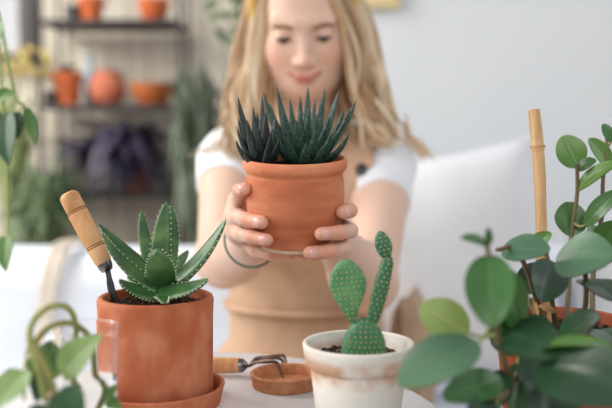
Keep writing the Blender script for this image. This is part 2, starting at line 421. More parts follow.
haworthia('dark_rosette', M_HAWD, (264, 161, .890), [
    (268, 142, .855, 1), (279, 138, .862, .9), (238, 118, .90, .9), (245, 134, .90, 1), (266, 150, .850, .8),
    (238, 97, .905, 1.0), (238, 104, .885, .9), (253, 107, .91, .9), (237, 128, .885, .95), (236, 140, .87, .95), (258, 128, .862, 1.0), (271, 131, .862, .9), (247, 120, .865, 1.1), (262, 96, .925, .85), (266, 112, .88, 1), (275, 118, .895, 1), (252, 140, .858, .9), (244, 150, .862, .8), (257, 112, .93, .9)], .0095, .0062)

# --- aloe ----------------------------------------------------------------------------------
AY = .825; AC = P(157, 396, AY); AC.z = TZ
def saucer(name, label, c, R, h, m, cat='saucer', fl=.0055):
    b = MB(); b.lathe([(0, 0), (R * .9, 0), (R * .93, .001), (R - .001, h * .85), (R, h - .001), (R - .0015, h), (R - .0035, h), (R - .005, h - .0015), (R * .88, fl + .0008), (0, fl)], 96)
    o = b.build(name, m); o.location = c; return tag(o, label, cat)
saucer('plant_saucer', 'terracotta saucer under the toothed aloe pot', AC, .0672, .0200, M_POT_ALOE)
aloe = thing('potted_aloe', 'straight sided terracotta pot with a toothed green aloe', 'potted plant', AC + Vector((0, 0, .0055)))
R = .0567; h = .1025
MB().lathe([(0, 0), (.0540, 0), (.0552, .002), (R - .0008, h - .02), (R, h - .004), (R - .001, h - .001), (R - .0025, h), (R - .0055, h), (R - .007, h - .0015), (R - .0075, h - .004), (R - .009, .012), (0, .008)], 96).build('pot', M_POT_ALOE, aloe)
soil_mesh(R - .0073, h - .0095, 11, .004, 150).build('soil', [M_SOIL, M_GRIT], aloe)
M_ALOE = mat('aloe_skin', srgb(44, 80, 42), srgb(90, 124, 68), rough=.34, scale=36, bump=.12, bscale=120, c3=srgb(58, 98, 52), spec=.5)
M_TOOTH = mat('aloe_teeth', srgb(216, 220, 178), rough=.5)
a_inv = Matrix.Translation(-(AC + Vector((0, 0, .0055))))
alprof = lambda t: (min(1, (1 - t) * 1.5)) ** .75 * (.82 + .35 * t) * (1 if t < .97 else .6) if t < .5 else (1 - t) ** .72 * 1.62 * .98 * ((.82 + .35 * .5) / (.5 ** .72 * 1.62 * .98))
alprof = lambda t: ((1 - t) ** .7) * (.80 + .75 * t) * .95 + .01
alc = a_inv @ P(159, 293, .825)
ro = MB(); ro.ball(alc + Vector((0, 0, -.002)), (.012, .012, .014), 14); rosette = ro.build('aloe_rosette', M_ALOE, aloe)
ALO = [  # tip px,py,Y, base px,py,Y, width px, bow(px,py,Y offset), up-bias
    (98, 223, .88, 152, 276, .862, 11, (6, 6, 0)), (102, 233, .835, 158, 287, .842, 11, (-8, 10, 0)), (142, 210, .90, 154, 270, .868, 8, (-5, 5, 0)),
    (167, 201, .875, 160, 272, .862, 12, (-4, 0, 0)), (171, 207, .91, 166, 270, .872, 10, (5, 0, 0)), (226, 219, .86, 170, 284, .848, 15, (2, 14, 0)),
    (208, 279, .80, 158, 293, .835, 14, (8, 5, 0)), (119, 280, .81, 158, 294, .838, 14, (-6, 6, 0)), (127, 276, .86, 155, 288, .855, 11, (0, -2, 0)),
    (157, 248, .822, 161, 286, .850, 18, (2, -2, -.012)), (165, 304, .790, 160, 298, .842, 8, (0, -7, 0)), (120, 243, .93, 152, 275, .868, 9, (0, -4, 0)), (188, 250, .92, 164, 278, .87, 10, (0, 2, 0))]
for (tx, ty, tY, bx, by, bY, wpx, bow) in ALO:
    tY -= .025; bY -= .025; tip = a_inv @ P(tx, ty, tY); bs = a_inv @ P(bx, by, bY)
    mid = a_inv @ P((tx + bx) / 2 + bow[0], (ty + by) / 2 + bow[1], (tY + bY) / 2 + bow[2])
    d = tip - bs
    up = Vector((-d.x, -d.y, 0)) * 1.0 + Vector((0, 0, .03 + .7 * math.hypot(d.x, d.y)))
    if abs(d.x) > .028 and ty < 260: up = Vector((-d.x * .9, -.50 * d.length, .75 * d.length))
    if ty > 275 and ty < 282: up = Vector((-d.x * .3, -.5 * d.length, .8 * d.length))
    if ty < 215: up = Vector((-d.x * .5, -.05, .02))
    b = MB(); blade(b, bs, mid, tip, up, wpx * tY / 850 * 1.08, wpx * tY / 850 * .55, alprof, 26, 0, (.0021, .0008, 2), .15)
    b.build('leaf', [M_ALOE, M_TOOTH], rosette)

# --- widger stuck in the aloe pot
def hand_tool_handle(b, ax0, ax1, prof, mi=0):
    a, c = Vector(ax0), Vector(ax1); b.lathe(prof, 28, a, mi, axis=(c - a).normalized())
T0, T1, T2, T3 = P(68, 194, .850), P(104, 263, .843), P(108, 272, .842), P(114, 303, .840)
tool = thing('hand_trowel', 'narrow steel tool with wooden handle stuck upright in the aloe soil', 'garden tool', T3)
inv = Matrix.Translation(-T3); t0, t1, t2, t3 = [inv @ p for p in (T0, T1, T2, T3)]
L = (t1 - t0).length
b = MB(); hand_tool_handle(b, t0, t1, [(0, -.0012), (.0065, -.001), (.0092, .001), (.0100, .004), (.0101, L * .22), (.0094, L * .235), (.0101, L * .25), (.0094, L * .262), (.0102, L * .275), (.0100, L * .6), (.0096, L * .73), (.0089, L * .745), (.0096, L * .76), (.0089, L * .772), (.0095, L * .79), (.0086, L * .97), (.0078, L), (0, L)])
b.build('handle', M_WOOD, tool)
for q, r_ in ((.236, .0096), (.263, .0096), (.746, .0091), (.773, .0091)):
    b = MB(); hand_tool_handle(b, t0.lerp(t1, q - .008), t1, [(r_, 0), (r_ + .0002, .0004), (r_ + .0002, .0010), (r_, .0014)])
    b.build('scorched_ring', M_WOODBURN, tool)
b = MB(); hand_tool_handle(b, t1, t2, [(.0078, -.003), (.0080, -.002), (.0075, .004), (.0058, .008), (.005, .0088), (0, .0088)]); b.build('ferrule', M_STEEL, tool)
b = MB(); dn = (t3 - t2).normalized(); b.tube([t2 - dn * .002, t2 + dn * .006, t2 + dn * .012, t3, t3 + dn * .02], [.0032, .0030, .0040, .0046, .002], 14, flat=.45, ref=(0.3, 1, 0)); b.build('blade', M_BLADE, tool)

# --- hand rake and cork coloured saucer
SC = P(285.5, 386, .885); SC.z = TZ
saucer('plant_saucer', 'small empty brown clay saucer behind the cactus pot', SC, .0378, .0150, M_CORK, fl=.003)
rake_o = Vector((-.10, .922, .7595)); rake = thing('hand_rake', 'three pronged hand rake with wooden handle leaning into the small saucer', 'garden tool', rake_o)
inv = Matrix.Translation(-rake_o)
H1 = P(239, 366, .920); H1.z = .7625; H0 = H1 + Vector((-.112, .012, -.003)); h0, h1 = inv @ H0, inv @ H1; L = (h1 - h0).length
b = MB(); hand_tool_handle(b, h0, h1, [(0, -.0012), (.006, -.001), (.0085, .001), (.0093, .004), (.0095, L * .4), (.0090, L * .7), (.0086, L * .72), (.0090, L * .74), (.0087, L * .86), (.0083, L * .87), (.0087, L * .89), (.0080, L), (0, L)]); b.build('handle', M_WOOD, rake)
dr = (h1 - h0).normalized()
b = MB(); hand_tool_handle(b, h1 - dr * .001, h1 + dr, [(.0078, -.002), (.0080, 0), (.0074, .006), (.0055, .0075), (.0035, .010), (0, .010)]); b.build('ferrule', M_STEEL, rake)
s0 = h1 + dr * .006
tines = [[(256, 358.5, .945), (268, 357, .955), (281.5, 355.5, .955), (285, 358.5, .955), (288, 372, .945)],
         [(256, 362.5, .917), (267, 362, .910), (275, 362, .910), (279, 366, .907), (284.5, 383, .900)],
         [(258, 359, .935), (272, 358, .930), (279, 358.5, .929), (283, 362, .927), (287, 377, .922)]]
for t in tines:
    pts = catmull([s0, s0 + dr * .006] + [inv @ P(*q) for q in t], 6)
    n = len(pts); b = MB(); b.tube(pts, [.0018 if i < n * .75 else .0018 - .0010 * (i / n - .75) / .25 for i in range(n)], 10); b.build('tine', M_IRON, rake)

# --- cactus --------------------------------------------------------------------------------
KY = .75; KC = P(358, 434, KY); KC.z = TZ
def whitewash():
    m = mat('lime_washed_clay', srgb(228, 223, 214), srgb(200, 158, 122), rough=.9, scale=13, c3=srgb(216, 203, 186), stretch=(1, 1, 1.8), bump=.35, bscale=110, spec=.2, detail=7, lo=.52, hi=.80)
    nt = m.node_tree; N, L = nt.nodes, nt.links; bs = N['Principled BSDF']; src = bs.inputs['Base Color'].links[0].from_socket
    tc = N.new('ShaderNodeTexCoord'); sp = N.new('ShaderNodeSeparateXYZ'); L.new(tc.outputs['Object'], sp.inputs[0])
    nz = N.new('ShaderNodeTexNoise'); nz.inputs['Scale'].default_value = 42; nz.inputs['Detail'].default_value = 5; L.new(tc.outputs['Object'], nz.inputs['Vector'])
    # the worn clay band under and across the lower rim
    cr = N.new('ShaderNodeValToRGB'); e = cr.color_ramp.elements; e[0].position = .44; e[0].color = (0, 0, 0, 1); e[1].position = .74; e[1].color = (0, 0, 0, 1)
    for q, v in ((.52, .7), (.60, 1), (.68, .7)): x = e.new(q); x.color = (v, v, v, 1)
    mr = N.new('ShaderNodeMapRange'); mr.inputs[1].default_value = 0; mr.inputs[2].default_value = .1; L.new(sp.outputs[2], mr.inputs[0]); L.new(mr.outputs[0], cr.inputs[0])
    m2 = N.new('ShaderNodeMapRange'); m2.inputs[1].default_value = .36; m2.inputs[2].default_value = .56; L.new(nz.outputs['Fac'], m2.inputs[0])
    mu = N.new('ShaderNodeMath'); mu.operation = 'MULTIPLY'; L.new(cr.outputs[0], mu.inputs[0]); L.new(m2.outputs[0], mu.inputs[1])
    mx = N.new('ShaderNodeMix'); mx.data_type = 'RGBA'; L.new(mu.outputs[0], mx.inputs[0]); L.new(src, mx.inputs[6]); mx.inputs[7].default_value = srgb(204, 154, 116)
    L.new(mx.outputs[2], bs.inputs['Base Color']); return m
M_WASH = whitewash(); M_WASHIN = mat('lime_washed_rim', srgb(236, 232, 224), srgb(214, 196, 172), rough=.9, scale=30, bump=.3, bscale=110, spec=.2)
cactus = thing('potted_cactus', 'prickly pear cactus in a stained whitewashed clay pot', 'potted plant', KC)
h = .0800
MB().lathe([(0, 0), (.0335, 0), (.0355, .002), (.0428, .0600), (.0424, .0605), (0.0400, .0605), (.0315, .008), (0, .008)], 96).build('pot', M_WASH, cactus)
MB().lathe([(.0398, .0600), (.0412, .0592), (.0450, .0592), (.0466, .0604), (.0489, .0760), (.0492, .0785), (.0482, .0798), (.0468, .08), (.0452, .0795), (.0442, .078), (.0436, .07)], 96, closed=True).build('rim', [M_WASH], cactus)
soil_mesh(.0405, .0655, 21, .003, 200).build('soil', [M_SOIL, M_GRIT], cactus)
cactus.scale = (1.02, 1.02, 1.0)
k_inv = Matrix.Translation(-KC)
M_CACT = mat('cactus_skin', srgb(62, 122, 84), srgb(104, 158, 104), rough=.5, scale=30, c3=srgb(78, 138, 92), bump=.15)
M_CACTD = mat('cactus_skin_deep', srgb(46, 104, 78), srgb(74, 130, 88), rough=.5, scale=30, bump=.15)
M_AREOLE = mat('areole_wool', srgb(206, 186, 108), srgb(180, 152, 80), rough=.9, scale=200)
def pad(name, b0, t0, wpx, Y0, Y1, m, thk=.30, prof=None, nx=5, sp=.0047, parent=None, face=(0, -1, .15)):
    a = k_inv @ P(b0[0], b0[1], Y0); t = k_inv @ P(t0[0], t0[1], Y1); d = t - a; Ln = d.length; d.normalize()
    f = Vector(face); f = (f - d * f.dot(d)).normalized(); s = d.cross(f); W = wpx * Y0 / 850 / 2
    pr = prof or (lambda q: math.sin(math.pi * min(1, max(0, q)) ** .8) ** .6)
    n, m_ = 30, 24; vs, fs = [], []
    for i in range(n + 1):
        q = i / n; qq = .5 - .5 * math.cos(math.pi * q); ww = max(.0004, W * pr(qq)); 
        for j in range(m_):
            an = 2 * math.pi * j / m_; vs.append(a + d * Ln * qq + s * math.cos(an) * ww + f * math.sin(an) * ww * thk * (1 if thk > .7 else min(1.6, W / ww * .5 + .5)))
    for i in range(n):
        for j in range(m_):
            jj = (j + 1) % m_; fs.append((i * m_ + j, i * m_ + jj, (i + 1) * m_ + jj, (i + 1) * m_ + j))
    b = MB(); b.add(vs, fs); o = b.build(name, m, cactus)
    ar = MB(); r = rnd(len(name) + int(wpx)); rows = max(3, int(Ln / sp))
    for i in range(rows + 1):
        qq = (i + .5) / (rows + 1); ww = W * pr(qq); tk = ww * thk * (1 if thk > .7 else min(1.6, W / max(ww, 1e-4) * .5 + .5))
        per = math.pi * (ww + tk) if thk > .7 else 4.4 * ww; k = max(4, int(per / sp))
        for j in range(k):
            # even spacing across the flat faces
            u = (j + (.5 if i % 2 else 0)) / k
            if thk > .7: an = 2 * math.pi * u
            else:
                v = (u * 2) % 1; an = math.acos(max(-1, min(1, 1 - 2 * v)));
                if u >= .5: an = -an
            p = a + d * Ln * qq + s * math.cos(an) * ww + f * math.sin(an) * tk
            nn = (s * math.cos(an) * tk + f * math.sin(an) * ww).normalized()
            ar.ball(p + nn * .0002, .00072, 6)
            for _ in range(3):
                dv = (nn + Vector((r.uniform(-.6, .6), r.uniform(-.6, .6), r.uniform(-.6, .6)))).normalized(); q0 = dv.orthogonal().normalized() * .00016; q1 = dv.cross(q0)
                e = p + dv * r.uniform(.0014, .0024)
                ar.add([p + q0, p - q0 * .5 + q1 * .87, p - q0 * .5 - q1 * .87, e], [(0, 1, 3), (1, 2, 3), (2, 0, 3)])
    ar.build('areoles', M_AREOLE, o)
    return o
egg = lambda q: (math.sin(math.pi * min(1, max(0, q)) ** 1.32)) ** .55 * (.42 + .58 * min(1, q / .6) ** .8)
dome = lambda q: max(0.01, 1 - max(0, q - .12) ** 2 / .775) ** .5 * (1.06 - .06 * min(1, q / .3))
pad('base_pad', (363.5, 362), (364, 318), 46, .752, .752, M_CACTD, .5, dome)
pad('tall_pad', (353, 326), (345, 259), 37, .750, .752, M_CACT, .28, egg)
rod = lambda q: .80 + .28 * math.sin(math.pi * q) if .04 < q < .95 else .62
pad('stem_pad', (371.5, 324), (388, 257), 14.5, .758, .765, M_CACTD, .85, rod, sp=.0043)
pad('bud_pad', (387, 260), (379, 231), 16.5, .765, .766, M_CACTD, .6, lambda q: math.sin(math.pi * min(1, max(0, q))) ** .55, sp=.0042)

# ------------------------------------------------------------------ broad leaves
def broad(b, base, tip, nrm, w, cup=.15, bow=.1, fold=0, wave=0, th=.0009, prof=None, mi=0, n=18, seed=0):
    base, tip, nrm = Vector(base), Vector(tip), Vector(nrm); ax = tip - base; L = ax.length; d = ax.normalized()
    nn = (nrm - d * nrm.dot(d)).normalized(); s = d.cross(nn); m = 12
    pr = prof or (lambda t: math.sin(math.pi * min(1, t * .97 + .015) ** .93) ** .56)
    r = rnd(seed); ph = r.uniform(0, 6)
    for side in (1, -1):
        vs, fs, uv = [], [], []
        for i in range(n + 1):
            t = i / n; ww = w / 2 * max(pr(min(max(t, .0), 1)), .004)
            for j in range(m + 1):
                q = -1 + 2 * j / m
                h = cup * abs(q) ** 1.6 * ww + bow * L * (4 * t * (1 - t)) * 1.0 + wave * ww * math.sin(7 * t + ph) * q * q - .06 * ww * math.exp(-(q / .08) ** 2)
                vs.append(base + ax * t + s * q * ww + nn * (h + side * th / 2)); uv.append((.5 + q * .5, t))
        for i in range(n):
            for j in range(m):
                a = i * (m + 1) + j; f = (a, a + 1, a + m + 2, a + m + 1); fs.append(f[::-1] if side > 0 else f)
        b.add(vs, fs, mi, uv)
def petiole(b, p0, p1, r, mi=1, sag=(0, 0, .0)):
    p0, p1 = Vector(p0), Vector(p1); mid = p0.lerp(p1, .5) + Vector(sag)
    b.tube(catmull([p0, mid, p1], 6), [r * 1.05] * 8 + [r * .9] * 5, 8, mi)

G = lambda *a: srgb(*a)
PM = {'mid': leafmat('peperomia_mid_green', G(56, 98, 52), G(76, 120, 64), G(112, 148, 90), .30, .10),
      'bright': leafmat('peperomia_bright_green', G(80, 124, 52), G(106, 148, 70), G(136, 172, 96), .32, .13),
      'grey': leafmat('peperomia_grey_green', G(72, 108, 80), G(92, 128, 96), G(110, 142, 106), .30, .05),
      'dark': leafmat('peperomia_dark_green', G(36, 62, 42), G(50, 82, 54), G(70, 102, 70), .28, .05),
      'lime': leafmat('peperomia_lime', G(150, 174, 92), G(170, 190, 114), G(190, 204, 142), .4, .2)}
M_PSTEM = mat('peperomia_stem', srgb(98, 74, 58), srgb(112, 104, 66), rough=.5, scale=20)
M_PET = mat('peperomia_petiole', srgb(130, 152, 84), srgb(150, 140, 90), rough=.5, scale=30)
PC = P(560, 322, .815); PC.z = .695
pep = thing('potted_peperomia', 'bushy round leaved green plant in a terracotta pot beside the bamboo cane', 'potted plant', PC)
MB().lathe([(0, 0), (.046, 0), (.048, .002), (.0585, .112), (.0575, .113), (.0650, .115), (.0670, .135), (.0668, .140), (.0655, .1415), (.0625, .1415), (.061, .140), (.0605, .125), (.043, .008), (0, .008)], 80).build('pot', M_POT_DARK, pep)
soil_mesh(.0600, .129, 31, .004, 120).build('soil', [M_SOIL, M_GRIT], pep)
p_inv = Matrix.Translation(-PC)
STEMS = [
    [(565, 330, .84), (569, 285, .88), (571, 240, .90), (577, 195, .90), (577, 164, .90)],
    [(592, 330, .85), (594, 262, .88), (602, 215, .89), (603, 180, .90), (607, 138, .91)],
    [(540, 336, .79), (526, 366, .71), (512, 378, .67), (501, 350, .64), (494, 305, .62), (490, 265, .61), (487, 246, .61)],
    [(575, 338, .78), (568, 350, .70), (560, 364, .64), (552, 372, .60)],
    [(548, 328, .83), (536, 298, .79), (526, 268, .76), (514, 248, .74), (497, 250, .72)],
    [(580, 334, .80), (586, 300, .77), (585, 270, .74), (580, 246, .73)],
    [(556, 326, .82), (552, 300, .81), (548, 262, .80), (543, 244, .80)],
    [(526, 366, .71), (505, 395, .64), (490, 398, .61)],
    [(612, 334, .79), (625, 300, .77), (640, 255, .77)],
]
stem_pts = []
for st in STEMS:
    pts = catmull([p_inv @ P(*q) for q in st], 8); n = len(pts)
    b = MB(); b.tube(pts, [.0029 - .0010 * i / n for i in range(n)], 9)
    b.build('stem', M_PSTEM, pep); stem_pts += pts
PEP = [  # base px,py,Y -> tip px,py,Y, width px, kind, normal, cup, bow
    ((578, 167, .90), (563, 136, .905), 31, 'bright', (-.1, -1, .35), .1, .03),
    ((572, 236, .90), (569, 202, .915), 33, 'mid', (0, -1, .25), .12, .03),
    ((611, 167, .91), (589, 139, .90), 20, 'bright', (-.1, -1, .7), .15, .05),
    ((578, 170, .90), (596, 160, .89), 13, 'mid', (-.2, -.8, .7), .15, .12),
    ((578, 190, .90), (618, 163, .87), 19, 'bright', (-.3, -.75, .8), .15, .10),
    ((585, 226, .89), (622, 190, .87), 20, 'mid', (-.4, -.8, .6), .15, .10),
    ((612, 142, .91), (603, 124, .91), 12, 'mid', (0, -1, .5), .15, .05),
    ((596, 246, .88), (622, 222, .86), 28, 'mid', (0, -1, .3), .15, .05),
    ((611, 262, .87), (590, 226, .88), 24, 'grey', (-.2, -1, .2), .12, .04),
    ((502, 252, .735), (550, 250, .715), 35, 'grey', (0, -.75, .75), .18, .06),
    ((556, 262, .735), (614, 256, .70), 56, 'grey', (0, -.8, .65), .15, .06),
    ((553, 262, .77), (541, 301, .72), 40, 'dark', (-.1, -1, .3), .15, .05),
    ((532, 246, .79), (551, 233, .78), 15, 'bright', (0, -.9, .5), .2, .08),
    ((489, 256, .61), (491, 327, .575), 50, 'mid', (-.25, -1, .15), .22, .06),
    ((487, 246, .61), (461, 238, .60), 12, 'mid', (0, -.8, .8), .2, .12),
    ((487, 246, .61), (488, 228, .605), 9, 'mid', (.3, -1, .2), .2, .08),
    ((468, 333, .64), (421, 306, .65), 42, 'lime', (.05, -1, .35), .10, .05),
    ((478, 344, .60), (399, 384, .575), 52, 'grey', (-.25, -.85, .7), .15, .08),
    ((501, 380, .63), (444, 398, .60), 37, 'mid', (-.1, -.8, .6), .15, .06),
    ((500, 330, .66), (560, 358, .60), 56, 'dark', (0, -.85, .55), .15, .06),
    ((537, 352, .62), (612, 348, .58), 22, 'bright', (0, -.45, 1), .2, .10),
    ((540, 368, .61), (650, 400, .53), 78, 'dark', (-.1, -.8, .6), .15, .07),
    ((502, 350, .65), (511, 296, .66), 34, 'mid', (.4, -1, .2), .15, .05),
    ((520, 366, .70), (512, 412, .66), 34, 'mid', (.3, -1, .4), .15, .05),
    ((585, 280, .75), (618, 302, .70), 46, 'dark', (.2, -.9, .4), .15, .05),
    ((560, 340, .72), (600, 316, .68), 34, 'dark', (0, -.8, .6), .15, .06),
    ((548, 268, .80), (516, 290, .80), 30, 'dark', (-.3, -1, .3), .15, .05),
    ((497, 268, .63), (520, 330, .66), 40, 'mid', (.5, -1, .1), .15, .05),
    ((520, 352, .68), (492, 318, .67), 34, 'mid', (-.4, -1, .2), .15, .05),
    ((530, 352, .69), (543, 398, .66), 44, 'dark', (0, -.9, .4), .15, .05),
    ((545, 345, .74), (522, 318, .73), 36, 'dark', (0, -1, .3), .15, .05),
    ((506, 372, .66), (486, 410, .64), 30, 'dark', (-.2, -1, .3), .15, .05),
    ((552, 385, .62), (545, 430, .58), 60, 'dark', (0, -.8, .6), .15, .05),
    ((500, 408, .62), (468, 424, .58), 40, 'dark', (0, -.8, .6), .15, .05),
    ((600, 330, .74), (630, 352, .68), 50, 'dark', (0, -.8, .6), .15, .05),
]
for k, (ba, ti, w, kind, nrm, cup, bow) in enumerate(PEP):
    pb, pt_ = p_inv @ P(*ba), p_inv @ P(*ti)
    b = MB(); broad(b, pb, pt_, nrm, w * (ba[2] + ti[2]) / 2 / 850, cup, bow, seed=k, wave=.05, th=.0012)
    near = min(stem_pts, key=lambda q: (q - pb).length)
    if (near - pb).length > .003: petiole(b, near, pb + (pt_ - pb) * .04, .0014, 1, (0, 0, -.003))
    b.build('leaf', [PM[kind], M_PET], pep)
b = MB()
r = rnd(5)
for (a, c, w) in (((533, 300, .80), (546, 318, .79), 9), ((530, 298, .80), (536, 322, .785), 8), ((538, 306, .79), (556, 313, .785), 7)):
    broad(b, p_inv @ P(*a), p_inv @ P(*c), (0, -1, .4), w * .79 / 850, .9, .12, wave=.4, seed=int(w), th=.0008)
b.build('dried_leaf', mat('dry_straw_leaf', srgb(196, 164, 116), srgb(160, 124, 80), rough=.8, scale=70), pep)

# bamboo cane
c0, c1 = P(547, 312, .845), P(534, 110, .872)
cane = None
pts = [c1.lerp(c0, t) for t in np.linspace(0, 1, 60)]
ax = (c0 - c1).normalized(); rad = []
Lc = (c0 - c1).length; ext = .03
pts = pts + [c0 + ax * ext * q for q in (.33, .66, 1)]
pts = [p + Vector((.0015 * math.sin(i / 62 * 6), 0, 0)) for i, p in enumerate(pts)]
for i, p in enumerate(pts):
    z = i / 60; r_ = .0060 + .0003 * math.sin(z * 9)
    for nd in (.185, .62, .99): r_ += .0012 * math.exp(-((z - nd) / .010) ** 2) - .0004 * math.exp(-((z - nd - .02) / .012) ** 2)
    rad.append(r_)
base_c = pts[-1]
b = MB(); b.tube([p - base_c for p in pts], rad, 20)
cane = b.build('bamboo_cane', M_CANE); cane.location = base_c
tag(cane, 'upright bamboo cane stuck in the pot of the leafy plant', 'plant stake')
for nd in (.185, .62):
    b = MB(); q = c1.lerp(c0, nd) + Vector((.0015 * math.sin(nd * 60 / 62 * 6), 0, 0)) - base_c
    b.lathe([(.0068, -.0015), (.0076, -.0005), (.0076, .0006), (.0066, .0012)], 24, q, axis=ax)
    b.build('node', M_CANENODE, cane)

# ------------------------------------------------------------------ glass with a cutting
GC = P(84.5, 480, .65); GC.z = TZ
M_GLASS = mat('clear_glass', (1, 1, 1, 1), rough=.0); _b = M_GLASS.node_tree.nodes['Principled BSDF']; _b.inputs['Transmission Weight'].default_value = 1; _b.inputs['IOR'].default_value = 1.32
M_WATER = mat('water', (.97, .99, .98, 1), rough=.0); _b = M_WATER.node_tree.nodes['Principled BSDF']; _b.inputs['Transmission Weight'].default_value = 1; _b.inputs['IOR'].default_value = 1.12
b = MB(); gh = P(86, 328, .65).z - TZ
b.lathe([(0, 0), (.0235, 0), (.0255, .0015), (.0285, gh - .001), (.0288, gh + .0003), (.0283, gh + .0008), (.0277, gh + .0003), (.0277, gh - .001), (.0248, .007), (.022, .006), (0, .006)], 64)
gl = b.build('drinking_glass', M_GLASS); gl.location = GC; tag(gl, 'clear straight glass holding the rooting vine cutting', 'glass')
wh = P(86, 378, .65).z - TZ
MB().lathe([(0, .0063), (.0222, .0063), (.0244, .0075), (.0248 + .0030 * (wh - .007) / (gh - .008) - .0004, wh), (0, wh)], 48).build('water', M_WATER, gl)
VM = {'light': leafmat('vine_light_green', G(146, 174, 108), G(166, 192, 128), G(186, 206, 150), .4, .22),
      'mid': leafmat('vine_mid_green', G(84, 126, 62), G(108, 146, 78), G(130, 162, 98), .38, .2),
      'deep': leafmat('vine_deep_green', G(40, 74, 46), G(56, 94, 56), G(82, 114, 74), .35, .1)}
M_VINE = mat('vine_stem', srgb(140, 146, 74), srgb(160, 164, 96), rough=.5, scale=30)
M_VINEB = mat('vine_stem_brown', srgb(124, 122, 62), srgb(142, 140, 78), rough=.5, scale=30)
VC = GC + Vector((0, 0, .0065)); v_inv = Matrix.Translation(-VC)
vine = thing('vine_cutting', 'pothos vine cutting arching out of the clear glass', 'plant cutting', VC)
VS = [[(75, 400, .650), (73, 360, .648), (76, 325, .64), (66, 307, .625), (48, 308, .61), (33, 322, .60), (30, 342, .592), (38, 368, .585), (46, 400, .575)],
      [(96, 408, .652), (103, 388, .652), (95, 372, .652), (92, 342, .645), (76, 325, .63), (58, 324, .615), (42, 334, .60), (36, 348, .59), (48, 372, .58), (58, 405, .572)],
      [(82, 420, .655), (80, 400, .655), (72, 375, .648), (71, 340, .647)],
      [(33, 338, .595), (27, 352, .59), (25, 378, .585), (24, 400, .58)]]
vpts = []
for k, st in enumerate(VS):
    pts = catmull([v_inv @ P(*q) for q in st], 8); n = len(pts); b = MB(); b.tube(pts, [(.0024 if k < 3 else .0011)] * n, 9)
    b.build('stem', M_VINEB if k == 1 else M_VINE, vine); vpts += pts
for k, (ba, ti, w, kind, nrm, cup, bow) in enumerate([
    ((62, 374, .60), (103, 334, .595), 37, 'light', (.1, -.8, .7), .15, .08),
    ((46, 378, .625), (52, 339, .635), 40, 'mid', (0, -1, .2), .15, .05),
    ((46, 372, .60), (36, 402, .60), 26, 'deep', (-.3, -1, .2), .15, .05),
    ((25, 372, .575), (-6, 412, .555), 34, 'light', (-.2, -.8, .6), .15, .08),
    ((4, 372, .60), (16, 386, .60), 22, 'deep', (0, -1, .3), .15, .05),
    ((58, 392, .575), (84, 418, .56), 36, 'deep', (.2, -.8, .7), .15, .06),
    ((106, 398, .635), (117, 384, .63), 12, 'mid', (0, -1, .3), .15, .05),
    ((107, 400, .635), (122, 408, .63), 14, 'mid', (0, -.8, .6), .15, .05),
    ((46, 405, .575), (36, 432, .565), 30, 'deep', (0, -.8, .6), .15, .06)]):
    pb, pt_ = v_inv @ P(*ba), v_inv @ P(*ti); b = MB()
    broad(b, pb, pt_, nrm, w * ba[2] / 850, cup, bow, prof=lambda t: (math.sin(math.pi * min(1, t * .94 + .06) ** .70)) ** .85, seed=k, wave=.06)
    near = min(vpts, key=lambda q: (q - pb).length)
    if (near - pb).length > .002: petiole(b, near, pb + (pt_ - pb) * .04, .0011, 1)
    b.build('leaf', [VM[kind], M_VINE], vine)

# ------------------------------------------------------------------ hanging vine at the left
HB = Vector((-.545, 1.20, 1.42)); h_inv = Matrix.Translation(-HB)
hang = thing('hanging_plant', 'trailing green vine hanging down in front of the window at the left edge', 'hanging plant', HB)
MB().lathe([(0, 0), (.06, 0), (.075, .01), (.09, .13), (.088, .135), (.08, .13), (.066, .015), (0, .01)], 48).build('pot', M_POT_DARK, hang)
soil_mesh(.078, .122, 5, .004, 30).build('soil', [M_SOIL, M_GRIT], hang)
for k in range(3):
    a = 2.1 * k + .4; MB().tube([(.087 * math.cos(a), .087 * math.sin(a), .13), (0, 0, .70)], .002, 6).build('cord', M_TAN, hang)
HS = [[(-62, -112, 1.20), (-30, -150, 1.16), (-12, -90, 1.14), (-6, -20, 1.14), (0, 60, 1.14), (6, 150, 1.14), (8, 210, 1.14), (8, 236, 1.14)],
      [(-70, -112, 1.20), (-40, -140, 1.18), (-20, -60, 1.16), (0, 20, 1.15), (14, 92, 1.15), (24, 106, 1.15)],
      [(-78, -112, 1.22), (-50, -130, 1.22), (-30, -20, 1.22), (-10, 80, 1.22), (2, 100, 1.2)]]
hp = []
for st in HS:
    pts = catmull([h_inv @ P(*q) for q in st], 8); b = MB(); b.tube(pts, .0020, 8); b.build('stem', mat('trailing_stem', srgb(140, 160, 96), rough=.6), hang); hp += pts
